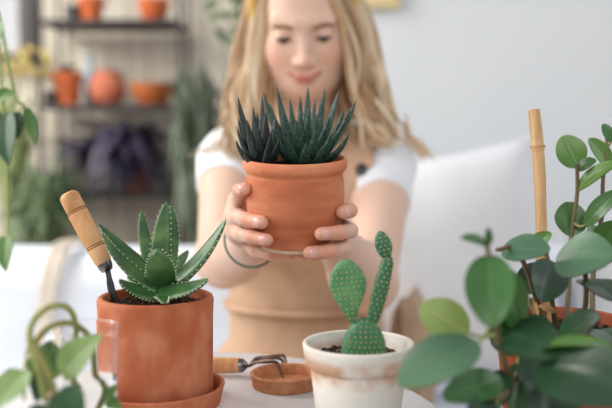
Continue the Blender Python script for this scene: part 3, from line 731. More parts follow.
for k, (ba, ti, w, kind, nrm) in enumerate([
    ((7, 112, 1.14), (9, 166, 1.12), 26, 'deep', (-.3, -1, .2)), ((18, 112, 1.15), (17, 140, 1.15), 12, 'deep', (.5, -1, .2)), ((26, 108, 1.15), (36, 146, 1.14), 12, 'mid', (.6, -1, .3)),
    ((2, 112, 1.18), (-8, 170, 1.16), 26, 'deep', (-.3, -1, .2)), ((10, 90, 1.14), (-8, 106, 1.12), 18, 'mid', (0, -.7, .7)), ((6, 236, 1.14), (6, 272, 1.12), 20, 'mid', (-.2, -1, .2)),
    ((-2, 20, 1.14), (-4, 50, 1.12), 18, 'mid', (-.2, -1, .2)), ((-12, 236, 1.15), (-10, 262, 1.14), 20, 'mid', (-.2, -1, .2))]):
    pb, pt_ = h_inv @ P(*ba), h_inv @ P(*ti); b = MB(); broad(b, pb, pt_, nrm, w * ba[2] / 850, .18, .06, prof=lambda t: (math.sin(math.pi * min(1, t * .94 + .06) ** .75)) ** .85, seed=k + 40)
    near = min(hp, key=lambda q: (q - pb).length)
    if (near - pb).length > .003: petiole(b, near, pb + (pt_ - pb) * .04, .0013, 1)
    b.build('leaf', [VM[kind], M_VINE], hang)

# ------------------------------------------------------------------ shelf unit and the plants in the background
SY = 3.12
shelf = thing('shelf_unit', 'black metal shelf unit with terracotta pots against the beige wall', 'shelf', (P(108, 100, SY).x, SY + .12, 0))
sx0, sx1 = P(39, 100, SY).x, P(179, 100, SY).x; off = Vector(shelf.location)
levels = [P(100, y, SY).z for y in (19, 105, 194)]; levels = [levels[0] + .33] + levels + [levels[2] - .33, .12]
for z in levels:
    b = MB(); b.box((sx0 - off.x, SY - off.y, z - .015), (sx1 - off.x, SY + .27 - off.y, z)); b.build('shelf_board', M_BLACK, shelf, smooth=False, bevel=.003)
for xx in (sx0, sx1):
    for yy in (SY + .01, SY + .26):
        b = MB(); b.tube([(xx - off.x, yy - off.y, 0), (xx - off.x, yy - off.y, levels[0] + .05)], .009, 10); b.build('post', M_BLACK, shelf)
def onshelf(px, lv, dy=.10):
    p = P(px, 100, SY + dy); return Vector((p.x, SY + dy, levels[lv] + .0003))
def potprof(R, h, kind):
    if kind == 'std': return [(0, 0), (R * .68, 0), (R * .86, h * .72), (R * .97, h * .74), (R, h), (R * .9, h), (R * .85, h * .8), (0, h * .78)]
    if kind == 'round': return [(0, 0), (R * .55, 0), (R * .85, h * .18), (R, h * .45), (R * .92, h * .75), (R * .72, h * .92), (R * .76, h), (R * .68, h), (R * .64, h * .9), (0, h * .85)]
    if kind == 'bowl': return [(0, 0), (R * .5, 0), (R * .85, h * .45), (R, h * .9), (R, h), (R * .93, h), (R * .8, h * .5), (R * .4, h * .2), (0, h * .18)]
    return [(0, 0), (R, 0), (R, h), (R * .9, h), (R * .88, h * .1), (0, h * .1)]
def bgpot(px, lv, wpx, hpx, kind, m, label, cat='flower pot', dy=.10, name='flower_pot', group=None):
    k = (SY + dy) / 850; o = MB().lathe(potprof(wpx * k / 2, hpx * k, kind), 40).build(name, m); o.location = onshelf(px, lv, dy)
    return tag(o, label, cat, group)
def tuft(b, n, spread, hgt, w, seed, mi=0, droop=.3, base=(0, 0, 0)):
    r = rnd(seed); base = Vector(base)
    for _ in range(n):
        a = r.uniform(0, 6.28); q = spread * r.uniform(.3, 1); h = hgt * r.uniform(.6, 1.05)
        d = Vector((math.cos(a), math.sin(a), 0)); p0 = base + d * q * .12; p1 = base + d * q * .5 + Vector((0, 0, h)); p2 = base + d * q + Vector((0, 0, h * (1 - droop * r.uniform(.3, 1.4))))
        vs, fs = [], []; s = d.cross(Vector((0, 0, 1))).normalized(); n_ = 7
        for i in range(n_ + 1):
            t = i / n_; p = p0 * (1 - t) ** 2 + p1 * 2 * t * (1 - t) + p2 * t * t; ww = w * (math.sin(math.pi * (t * .9 + .08)) ** .8)
            vs += [p - s * ww, p + s * ww + Vector((0, 0, ww * .3)), p + Vector((0, 0, -ww * .3))]
        for i in range(n_):
            o = i * 3; fs += [(o, o + 2, o + 5, o + 3), (o + 2, o + 1, o + 4, o + 5), (o + 1, o, o + 3, o + 4)]
        b.add(vs, fs, mi)
M_FOL = mat('shelf_foliage', srgb(82, 104, 74), srgb(112, 130, 92), rough=.6, scale=8)
M_FOLD = mat('deep_foliage', srgb(66, 80, 64), srgb(98, 110, 88), rough=.6, scale=6)
M_PURP = mat('purple_foliage', srgb(46, 40, 60), srgb(68, 58, 82), rough=.5, scale=8)
M_YEL = mat('yellow_blossom', srgb(222, 196, 112), srgb(206, 190, 130), rough=.8, scale=10)
M_PALEG = mat('pale_green_foliage', srgb(150, 164, 112), srgb(176, 184, 134), rough=.7, scale=8)
bgpot(93, 1, 28, 24, 'std', M_BGPOT, 'terracotta pot in the middle of the top shelf')
bgpot(75, 1, 15, 16, 'cyl', M_BLACK, 'small black pot beside the terracotta one on the top shelf', 'flower pot', .08)
bgpot(155, 1, 32, 22, 'bowl', M_BGPOT, 'wide terracotta bowl at the right end of the top shelf', 'bowl', name='clay_bowl')
o = bgpot(68, 2, 31, 33, 'std', M_BGPOT, 'tapered orange pot with green sprouts on the middle shelf', 'potted plant', name='potted_sprout')
b = MB(); tuft(b, 40, .05, .075, .008, 3, base=(0, 0, .09)); b.build('foliage', M_FOLD, o)
bgpot(108, 2, 36, 34, 'round', M_BGPOT2, 'round rosy clay jar in the middle of the middle shelf', 'jar', name='clay_jar')
bgpot(153, 2, 46, 22, 'bowl', M_BGBOWL, 'wide amber clay bowl at the right end of the middle shelf', 'bowl', name='clay_bowl')
bgpot(50, 2, 11, 14, 'cyl', M_BLACK, 'tiny black cup at the left end of the middle shelf', 'cup', .05, 'metal_cup')
k = (SY + .2) / 850
o = MB().lathe([(0, 0), (.022, 0), (.025, .01), (.025, .13), (.013, .155), (.013, .2), (.010, .2), (.010, .155), (.022, .13), (.022, .008), (0, .006)], 32).build('glass_bottle', mat('pale_blue_glass', srgb(168, 194, 208), rough=.2, spec=.6)); o.location = onshelf(90, 2, .21)
tag(o, 'pale blue bottle between the orange pot and the rosy jar', 'bottle')
pp_ = thing('potted_purple_plant', 'terracotta pot with bushy purple foliage on the lower shelf', 'potted plant', onshelf(134, 3, .09))
MB().lathe(potprof(.068, .125, 'std'), 40).build('pot', M_BGPOT2, pp_)
b = MB(); tuft(b, 230, .25, .25, .014, 9, droop=1.2, base=(-.035, -.03, .09)); tuft(b, 90, .26, .12, .013, 19, droop=1.3, base=(-.12, 0, .13)); b.build('foliage', M_PURP, pp_)
bgpot(62, 3, 20, 14, 'std', M_FOLD, 'small dark green pot at the left end of the lower shelf', 'flower pot')
def floorplant(name, label, px, Y, potR, poth, parts, mpot, z0=0):
    p = P(px, 100, Y); t = thing(name, label, 'potted plant', (p.x, Y, z0))
    MB().lathe(potprof(potR, poth, 'std'), 40).build('pot', mpot, t)
    for (pn, m, n, sp, hg, w, sd, dr, bz) in parts:
        b = MB(); tuft(b, n, sp, hg, w, sd, 0, dr, (0, 0, bz)); b.build(pn, m, t)
    return t
floorplant('strap_leaf_plant', 'tall plant with drooping green strap leaves right of the shelf unit', 198, 2.95, .12, .5, [('foliage', M_FOLD, 150, .15, .92, .013, 4, .5, .48)], M_GREY)
floorplant('bushy_plant', 'low bushy green plant in front of the shelf unit at the left', 40, 2.9, .12, .5, [('foliage', M_FOL, 150, .19, .55, .012, 6, .5, .48)], M_POT_DARK)
fl_ = floorplant('flowering_plant', 'tall pale plant with yellow blossoms under the window', 8, 3.15, .12, .62, [('foliage', M_PALEG, 90, .15, .68, .012, 8, .3, .6)], M_GREY)
b = MB(); r = rnd(91)
for _ in range(46): b.ball((r.uniform(-.13, .16), r.uniform(-.1, .1), r.uniform(1.24, 1.36)), (.016, .016, .012), 8)
b.build('blossom', M_YEL, fl_)
# trailing plant up behind her hair
tp = thing('trailing_plant', 'leafy trailing plant hanging high behind the womans hair', 'hanging plant', P(243, -70, 2.9))
MB().lathe(potprof(.08, .12, 'std'), 32).build('pot', M_GREY, tp)
for k in range(3):
    a = 2.1 * k; MB().tube([(.072 * math.cos(a), .072 * math.sin(a), .118), (0, 0, .6)], .003, 6).build('cord', M_TAN, tp)
b = MB(); r = rnd(77)
for s_ in range(12):
    a = r.uniform(0, 6.28); L = r.uniform(.35, .75); p = Vector((.08 * math.cos(a), .08 * math.sin(a), .11)); pts = [p * .6, p + Vector((0, 0, .02))]
    for i in range(9): pts.append(p * 1.15 + Vector((r.uniform(-.015, .015), r.uniform(-.015, .015), -L * (i + 1) / 9)))
    b.tube(pts, .003, 5)
    for q in pts[2:]:
        for _ in range(2):
            d = Vector((r.uniform(-1, 1), r.uniform(-1, 1), r.uniform(-1, .2))).normalized(); broad(b, q, q + d * .055, (r.uniform(-1, 1), -1, .6), .03, .1, .05, n=6)
b.build('foliage', M_FOL, tp)
# gilt picture on the right wall
fr = thing('picture_frame', 'gilt framed picture hanging high on the pale wall', 'picture', P(376, -52, 2.74))
b = MB()
for lo, hi in (((-.11, -.02, -.19), (.075, .0, -.155)), ((-.11, -.02, .155), (.075, .0, .19)), ((-.11, -.02, -.155), (-.075, 0, .155)), ((.04, -.02, -.155), (.075, 0, .155))): b.box(lo, hi)
b.build('frame', M_BRASS, fr, smooth=False, bevel=.004)
MB().box((-.075, -.008, -.155), (.04, -.002, .155)).build('print', M_PRINT, fr, smooth=False)

# ------------------------------------------------------------------ the woman: distance-field body
def V(*a): return np.array(a, np.float32)
class SDF:
    def __init__(s): s.pr = []
    def cone(s, a, b, ra, rb, k=.012): s.pr.append(('c', V(*a), V(*b), ra, rb, k, None)); return s
    def ell(s, c, r, k=.012, R=None, op='u'): s.pr.append(('e', V(*c), V(*r), R, op, k, None)); return s
    def chain(s, pts, rs, k=.01):
        for i in range(len(pts) - 1): s.cone(pts[i], pts[i + 1], rs[i], rs[i + 1], k)
        return s
def prim(pr, p):
    if pr[0] == 'c':
        a, b, ra, rb = pr[1:5]; ab = b - a; t = np.clip(((p - a) @ ab) / float(ab @ ab), 0, 1)
        return np.linalg.norm(p - a - t[:, None] * ab, axis=1) - (ra + (rb - ra) * t)
    c, r, R = pr[1], pr[2], pr[3]; q = p - c
    if R is not None: q = q @ R
    k0 = np.linalg.norm(q / r, axis=1); k1 = np.linalg.norm(q / (r * r), axis=1) + 1e-9
    return np.where(k0 < 1e-4, -r.min(), k0 * (k0 - 1) / k1)
def smin(a, b, k):
    h = np.maximum(k - np.abs(a - b), 0) / k; return np.minimum(a, b) - h * h * k * .25
def evaluate(prims, p):
    d = np.full(len(p), 1e3, np.float32)
    for pr in prims:
        q = prim(pr, p); k = pr[5]
        if pr[0] == 'e' and pr[4] == 's': d = -smin(-d, q, k)
        else: d = smin(d, q, k)
    return d
def mesh_sdf(prims, lo, hi, h, post=None, B=14):
    """surface nets over the blocks that the surface crosses"""
    lo = np.array(lo, np.float32); n = np.ceil((np.array(hi) - lo) / h / B).astype(int)
    ci = np.stack(np.meshgrid(*[np.arange(k) for k in n], indexing='ij'), -1).reshape(-1, 3)
    ctr = lo + (ci * B + B / 2) * h; hd = B * h * .87
    full = (lambda P_, pl: post(evaluate(pl, P_), P_)) if post else (lambda P_, pl: evaluate(pl, P_))
    dc = full(ctr, prims); act = ci[np.abs(dc) < hd * 1.5 + .012]
    dims = tuple(n * B + 1); grid = np.full(dims, .05, np.float32); g = np.arange(B + 1)
    loc = np.stack(np.meshgrid(g, g, g, indexing='ij'), -1).reshape(-1, 3)
    cps = lo + (act * B + B / 2) * h
    pdist = np.stack([prim(pr, cps) for pr in prims], 1)
    for bi, a in enumerate(act):
        near = [pr for pr, dd in zip(prims, pdist[bi]) if dd < hd * 1.3 + pr[5] + .012]
        if not near: near = prims[:1]
        pts = lo + (a * B + loc) * np.float32(h)
        i0 = a * B
        grid[i0[0]:i0[0] + B + 1, i0[1]:i0[1] + B + 1, i0[2]:i0[2] + B + 1] = full(pts.astype(np.float32), near).reshape(B + 1, B + 1, B + 1)
    neg = grid < 0
    cnt = np.zeros(tuple(k - 1 for k in dims), np.int8)
    for dx in (0, 1):
        for dy in (0, 1):
            for dz in (0, 1): cnt += neg[dx:dims[0] - 1 + dx, dy:dims[1] - 1 + dy, dz:dims[2] - 1 + dz]
    cells = np.argwhere((cnt > 0) & (cnt < 8)); cd_ = cnt.shape
    lin = np.ravel_multi_index(cells.T, cd_)
    corners = [(0, 0, 0), (1, 0, 0), (0, 1, 0), (1, 1, 0), (0, 0, 1), (1, 0, 1), (0, 1, 1), (1, 1, 1)]
    vals = [grid[cells[:, 0] + c[0], cells[:, 1] + c[1], cells[:, 2] + c[2]] for c in corners]
    acc = np.zeros((len(cells), 3)); num = np.zeros(len(cells))
    for i in range(8):
        for j in range(i + 1, 8):
            ca, cb = np.array(corners[i]), np.array(corners[j])
            if np.abs(ca - cb).sum() != 1: continue
            va, vb = vals[i], vals[j]; cr = (va < 0) != (vb < 0)
            t = np.where(cr, va / np.where(cr, va - vb, 1), 0)
            acc += np.where(cr[:, None], ca + t[:, None] * (cb - ca), 0); num += cr
    verts = lo + (cells + acc / num[:, None]) * h
    faces = []
    for ax_ in range(3):
        sl0 = [slice(None)] * 3; sl1 = [slice(None)] * 3; sl0[ax_] = slice(0, -1); sl1[ax_] = slice(1, None)
        e = np.argwhere(neg[tuple(sl0)] != neg[tuple(sl1)])
        o1, o2 = (ax_ + 1) % 3, (ax_ + 2) % 3
        ok = (e[:, o1] > 0) & (e[:, o2] > 0) & (e[:, o1] < cd_[o1]) & (e[:, o2] < cd_[o2]); e = e[ok]
        s_in = neg[e[:, 0], e[:, 1], e[:, 2]]
        def idx(d1, d2):
            q = e.copy(); q[:, o1] -= d1; q[:, o2] -= d2
            return np.searchsorted(lin, np.ravel_multi_index(q.T, cd_))
        quad = np.stack([idx(1, 1), idx(0, 1), idx(0, 0), idx(1, 0)], 1)
        quad[~s_in] = quad[~s_in][:, ::-1]; faces.append(quad)
    return verts, np.concatenate(faces)
def mesh_obj(name, verts, faces, m, parent=None, col=None):
    me = bpy.data.meshes.new(name); me.vertices.add(len(verts)); me.vertices.foreach_set('co', verts.astype(np.float32).ravel())
    me.loops.add(len(faces) * 4); me.loops.foreach_set('vertex_index', faces.astype(np.int32).ravel())
    me.polygons.add(len(faces)); me.polygons.foreach_set('loop_start', np.arange(0, len(faces) * 4, 4, dtype=np.int32))
    me.polygons.foreach_set('use_smooth', np.ones(len(faces), bool)); me.update(calc_edges=True); me.validate()
    if col is not None:
        at = me.color_attributes.new('Col', 'FLOAT_COLOR', 'POINT'); at.data.foreach_set('color', col.astype(np.float32).ravel())
    me.materials.append(m); o = bpy.data.objects.new(name, me); COL.objects.link(o)
    if parent is not None: o.parent = parent
    return o

# head frame: x across, f towards the viewer, u up
AL = math.radians(17); RO = math.radians(-2)
HO = np.array([-.004, 1.424, 1.196])
fx = np.array([math.cos(RO), 0, -math.sin(RO)]); ff = np.array([0, -math.cos(AL), -math.sin(AL)]); uu = np.cross(fx, -ff) * -1
uu = np.cross(ff, fx); uu = uu if uu[2] > 0 else -uu
HR = np.stack([fx, ff, uu], 1)                    # columns are the axes
def H(x, f, u): return tuple(HO + HR @ np.array([x, f, u]))
HRf = HR.astype(np.float32)
body = SDF()
# torso
body.ell((0, 1.50, .55), (.165, .125, .12), .05)
body.ell((0, 1.495, .70), (.120, .090, .15), .06)
body.ell((0, 1.49, .86), (.142, .095, .13), .06)
body.ell((-.062, 1.425, .862), (.058, .052, .058), .05); body.ell((.062, 1.425, .862), (.058, .052, .058), .05)
body.cone((-.118, 1.485, .975), (.118, 1.485, .975), .048, .048, .05)
body.cone((0, 1.49, .985), (-.002, 1.455, 1.11), .053, .047, .035)
# legs, seated
for s in (-1, 1):
    body.cone((s * .085, 1.47, .545), (s * .115, 1.16, .53), .085, .058, .04)
    body.cone((s * .115, 1.16, .53), (s * .11, 1.20, .10), .055, .036, .02)
    body.cone((s * .11, 1.215, .05), (s * .125, 1.06, .035), .038, .030, .02)
# arms
SL, EL, WL = (-.134, 1.475, .972), (-.119, 1.225, .838), (-.064, 1.004, .892)
SR, ER, WR = (.137, 1.475, .968), (.093, 1.235, .800), (.040, 1.008, .882)
ARM = []
for S, E, W_ in ((SL, EL, WL), (SR, ER, WR)):
    mid = tuple(np.array(E) * .62 + np.array(W_) * .38)
    body.chain([S, E], [.049, .039], .03); body.chain([E, mid, W_], [.039, .040, .026], .02)
torso_end = len(body.pr)
# hands --------------------------------------------------------------------------------------
def polar(th, r, z, side): 
    a = math.radians(th); r -= .0010; return (HC.x + side * r * math.sin(a), HC.y - r * math.cos(a), z)
HANDS = {}
def hand(side, wrist, mcps, fingers, thumb):
    for m_ in mcps: body.cone(wrist, m_, .018, .0092, .012)
    for a_, c_ in zip(mcps[:-1], mcps[1:]): body.cone(a_, c_, .0094, .0090, .010)
    for m_, fg in zip(mcps, fingers):
        body.chain([m_] + fg[0], [.0088] + [q * .87 for q in fg[1]], .004)
    body.chain(thumb[0], thumb[1], .008)
LM = [(-.0765, .946, .942), (-.0790, .938, .925), (-.0765, .935, .909), (-.0680, .945, .899)]
LF = [([polar(100, .0625, .951, -1), polar(76, .0610, .957, -1), polar(58, .0612, .960, -1)], [.0090, .0084, .0080]),
      ([polar(82, .0620, .929, -1), polar(56, .0605, .928, -1), polar(34, .0600, .927, -1)], [.0092, .0086, .0080]),
      ([polar(80, .0580, .910, -1), polar(53, .0560, .910, -1), polar(31, .0550, .909, -1)], [.0088, .0082, .0076]),
      ([(-.056, .928, .8885), (-.037, .912, .8865), (-.017, .905, .8868)], [.0078, .0072, .0066])]
LT = ([WL, (-.056, .985, .915), (-.044, .968, .938), (-.036, .962, .957), (-.026, .962, .972)], [.018, .0165, .0115, .0100, .0088])
RM = [(.0330, .962, .932), (.0365, .953, .915), (.0345, .949, .901), (.0280, .954, .894)]
RF = [([polar(106, .0600, .934, 1), polar(78, .0605, .936, 1), polar(54, .0612, .936, 1)], [.0090, .0084, .0080]),
      ([polar(84, .0600, .914, 1), polar(54, .0585, .9150, 1), polar(28, .0578, .9155, 1)], [.0092, .0086, .0080]),
      ([polar(80, .0530, .896, 1), polar(50, .0490, .896, 1), polar(19, .0470, .8955, 1)], [.0088, .0082, .0078]),
      ([(.026, .928, .8865), (.010, .914, .8860), (-.004, .908, .8865)], [.0078, .0072, .0064])]
RT = ([WR, (.036, .988, .908), (.026, .970, .930), (.018, .962, .950), (.008, .962, .966)], [.018, .0165, .0115, .0100, .0088])
hand(-1, WL, LM, LF, LT); hand(1, WR, RM, RF, RT)
hands_end = len(body.pr)
# head ---------------------------------------------------------------------------------------
def he(x, f, u, r, k=.012, op='u'): body.ell(H(x, f, u), r, k, HRf, op)
he(0, -.005, .030, (.073, .090, .086), .01)
he(0, .028, -.028, (.061, .060, .078), .03)
he(0, .048, -.077, (.030, .036, .031), .03)
for s in (-1, 1):
    he(s * .036, .052, -.030, (.024, .027, .026), .025)
    he(s * .026, .020, -.065, (.028, .040, .030), .03)
    body.cone(H(s * .010, .086, .020), H(s * .042, .074, .022), .009, .008, .016)
    he(s * .074, -.004, -.012, (.008, .020, .030), .006)
    he(s * .0315, .096, -.002, (.017, .014, .012), .014, 's')
body.cone(H(0, .083, .008), H(0, .103, -.034), .0068, .0082, .012)
body.ell(H(0, .1030, -.036), (.0084, .0090, .0080), .008, HRf)
for s in (-1, 1):
    he(s * .0105, .0945, -.0385, (.0078, .009, .0068), .006)
    he(s * .0315, .0735, -.0005, (.0145, .0150, .0140), .004)
LIPS = []; MOUTH = []
for s in (-1, 1):
    up_ = [H(0, .0935, -.0628), H(s * .010, .0922, -.0618), H(s * .0240, .0826, -.0575)]; lw_ = [H(0, .0925, -.0695), H(s * .011, .0905, -.0680), H(s * .0230, .0822, -.0588)]
    body.chain(up_, [.0031, .0030, .0013], .004); body.chain(lw_, [.0040, .0037, .0013], .004)
    LIPS += [(up_[0], up_[1], .0043), (up_[1], up_[2], .0032), (lw_[0], lw_[1], .0050), (lw_[1], lw_[2], .0034)]
    ml_ = [H(0, .0972, -.0660), H(s * .011, .0950, -.0648), H(s * .0255, .0845, -.0578)]; MOUTH += [(ml_[0], ml_[1]), (ml_[1], ml_[2])]
for s in (-1, 1): he(s * .0315, .0865, -.0045, (.0125, .0060, .0028), .002, 's')

verts, faces = mesh_sdf(body.pr, (-.25, .82, -.01), (.25, 1.66, 1.34), .0024)
N_ = len(verts); base_c = np.array(srgb(222, 188, 168)); col = np.tile(base_c, (N_, 1))
def paint(dist, r0, r1, c, amt):
    w_ = np.clip((r1 - dist) / (r1 - r0), 0, 1)[:, None] * amt; col[:] = col * (1 - w_) + np.array(c) * w_
def segd(a, b):
    a, b = np.array(a), np.array(b); ab = b - a; t = np.clip((verts - a) @ ab / (ab @ ab), 0, 1); return np.linalg.norm(verts - a - t[:, None] * ab, axis=1)
for s in (-1, 1): paint(np.linalg.norm(verts - np.array(H(s * .042, .066, -.032)), axis=1), .008, .034, srgb(226, 150, 130), .5)
paint(np.linalg.norm(verts - np.array(H(0, .108, -.036)), axis=1), .004, .016, srgb(236, 176, 156), .5)
for a_, c_, r_ in LIPS: paint(segd(a_, c_), r_ * .85, r_ * 1.2, srgb(204, 112, 102), .7)
for a_, c_ in MOUTH: paint(segd(a_, c_), .0012, .0034, srgb(140, 66, 58), .75)
for F in (LF, RF):
    for fg in F:
        paint(segd(fg[0][1], fg[0][2]), .008, .013, srgb(226, 156, 128), .7); paint(np.linalg.norm(verts - np.array(fg[0][0]), axis=1), .009, .014, srgb(232, 174, 150), .35)
M_SKIN = attrmat('skin', .48, .12, .35, .08, 300)
woman = mesh_obj('person', verts, faces, M_SKIN, None, col)
tag(woman, 'smiling blonde woman in white tee and tan dungarees holding out the succulent pot', 'person')

# fingernails
M_NAIL = mat('fingernail', srgb(230, 176, 166), rough=.25, spec=.6)
def nail(p0, p1, out, rad):
    p0, p1, out = Vector(p0), Vector(p1), Vector(out).normalized(); d = (p1 - p0).normalized(); out = (out - d * out.dot(d)).normalized(); s = d.cross(out)
    b = MB(); vs, fs = [], []; c = p1 - d * .0015; n, m = 8, 8
    for i in range(n + 1):
        t = i / n * 2 - 1
        for j in range(m + 1):
            a = (j / m * 2 - 1) * .80 * math.sqrt(max(0, 1 - (abs(t) ** 3.2))) + 0; R_ = rad + .0006
            vs.append(c + d * t * .0050 + out * (R_ * math.cos(a) - (max(0, t) ** 2) * .0018) + s * R_ * math.sin(a))
    for i in range(n):
        for j in range(m): q = i * (m + 1) + j; fs.append((q, q + 1, q + m + 2, q + m + 1))
    b.add(vs, fs); o = b.build('fingernail', M_NAIL, woman); sm = o.modifiers.new('thick', 'SOLIDIFY'); sm.thickness = .0006
for F, sd in ((LF, -1), (RF, 1)):
    for i, fg in enumerate(F[:3]):
        p1 = fg[0][2]; nail(fg[0][1], p1, (p1[0] - HC.x, p1[1] - HC.y - .01, .004 if i < 2 else -.002), fg[1][2] * .87)

# clothes: offset shells of the torso and upper arms
tor = body.pr[:torso_end]
def clip_shirt(d, p):
    d = d - .0055 - .0016 * np.sin(p[:, 2] * 70 + p[:, 0] * 34) * np.sin(p[:, 0] * 55 + 1)
    for S, E in ((SL, EL), (SR, ER)):
        S, E = np.array(S, np.float32), np.array(E, np.float32); ax_ = (E - S) / np.linalg.norm(E - S)
        t = (p - S) @ ax_
        arm = np.abs(p[:, 0]) - .135
        far = np.maximum(t - .126, -(np.abs(p[:, 0]) - .083))
        d = np.maximum(d, np.where(p[:, 2] < 1.01, far, d))
    neck = np.linalg.norm((p - np.array([0, 1.44, 1.03], np.float32)) / np.array([1, .9, 1.05], np.float32), axis=1) - .075
    d = np.maximum(d, -neck); d = np.maximum(d, p[:, 2] - 1.035); d = np.maximum(d, .60 - p[:, 2]); return d
sv, sf = mesh_sdf([q for q in tor], (-.25, 1.15, .55), (.25, 1.64, 1.06), .003, clip_shirt)
M_TEE = mat('white_cotton_jersey', srgb(240, 243, 248), srgb(232, 236, 242), rough=.95, scale=20, bump=.25, bscale=30, spec=.15)
mesh_obj('t_shirt', sv, sf, M_TEE, woman)
legs = tor[:7 + 6]
legs = tor[:torso_end - 6]
arms = tor[torso_end - 6:torso_end]
def clip_dung(d, p):
    x, y, z = p[:, 0], p[:, 1], p[:, 2]
    arm = smin(d, evaluate(arms, p), .03) - .0125
    d = d - .015 - .0026 * np.sin(z * 60 + x * 26) * np.sin(x * 48 + 2)
    front = y - 1.49                                   # bib on the chest, straps over the shoulders
    bibw = .112 + np.clip((.90 - z) / .08, 0, 1) * .08
    bib = np.maximum(np.abs(x) - bibw, z - .945)
    strap = np.maximum(np.abs(np.abs(x) - (.089 - .0 * z)) - .0225, -(z - .90))
    low = z - .80
    bibf = np.maximum(bib, front)
    strap = np.maximum(strap, 1.385 - y)
    d = np.minimum(np.maximum(d, np.minimum(np.minimum(bibf, strap), low)), np.maximum(arm, strap)); d = np.maximum(d, .12 - z); d = np.maximum(d, z - 1.045); return d
dv, df = mesh_sdf(legs, (-.25, 1.0, .10), (.25, 1.66, 1.07), .0034, clip_dung)
M_DUNG = mat('tan_cotton_twill', srgb(200, 170, 144), srgb(184, 152, 126), rough=.95, scale=16, bump=.3, bscale=26, spec=.12)
dung = mesh_obj('dungarees', dv, df, M_DUNG, woman)
tb = torso = [q for q in legs]
# waistband seam
b = MB(); b.v = []; pts = []
for a in np.linspace(0, 2 * math.pi, 60, endpoint=False):
    pts.append(Vector((.140 * math.cos(a), 1.494 - .110 * math.sin(a), .722)))
b.tube(pts + [pts[0]], .010, 8, flat=.6, ref=(0, 0, 1)); b.build('waistband', M_DUNG, dung)
# black strap buttons: found on the cloth surface
M_BTN = mat('black_button', srgb(34, 34, 40), rough=.35)
for sx in (-.090, .090):
    q = dv[(np.abs(dv[:, 0] - sx) < .006) & (np.abs(dv[:, 2] - .962) < .006)]; y = q[:, 1].min()
    MB().lathe([(0, -.001), (.009, -.001), (.010, .001), (.009, .004), (.006, .003), (0, .003)], 24, (sx, y, .962), axis=(0, -1, .15)).build('button', M_BTN, dung)

# bracelet
b = MB(); wl = Vector(WL); axw = (Vector(WL) - Vector(EL)).normalized(); wc = wl - axw * .004
q = Vector((0, 0, 1)).rotation_difference(axw)
b.tube([wc + q @ Vector(((.0325 * math.cos(a)), .0325 * math.sin(a), 0)) for a in np.linspace(0, 2 * math.pi, 49)], .0016, 8)
b.build('bracelet', mat('grey_green_cord', srgb(118, 134, 126), rough=.6), woman)

# eyes, lashes, brows
M_EYE = mat('eye', srgb(52, 40, 36), rough=.1, spec=.6); M_SCL = mat('eye_white', srgb(226, 216, 210), rough=.2)
M_BROW = mat('brow_hair', srgb(146, 106, 78), srgb(126, 90, 64), rough=.8, scale=200); M_LASH = mat('lash', srgb(58, 40, 34), rough=.7)
for s in (-1, 1):
    b = MB(); b.ball(H(s * .0315, .0735, -.0005), .0132, 20); b.ball(H(s * .0315, .0805, -.0048), .0070, 14, 1); b.build('eye', [M_SCL, M_EYE], woman)
    pts = [H(s * .0315 + .0135 * math.sin(a), .0735 + .0165 * math.cos(a), -.0026 - .0020 * (1 - math.cos(a * 1.4))) for a in np.linspace(-.95, .95, 14)]
    MB().tube(pts, [.0010] + [.0021] * 12 + [.0012], 6).build('eyelashes', M_LASH, woman)
    pts = [H(s * (.014 + .036 * t), .0935 - .019 * t * t - .001 * t, .0130 + .0052 * math.sin(t * 2.2) - .0025 * t) for t in np.linspace(0, 1, 12)]
    pts = [Vector(verts[np.argmin(np.linalg.norm(verts - np.array(p_), axis=1))]) for p_ in pts]; pts = [pts[max(i - 1, 0)] * .25 + pts[i] * .5 + pts[min(i + 1, 11)] * .25 for i in range(12)]
    MB().tube(pts, [.0014 + .0018 * math.sin(math.pi * (t * .85 + .1)) for t in np.linspace(0, 1, 12)], 8, flat=.6).build('eyebrow', M_BROW, woman)

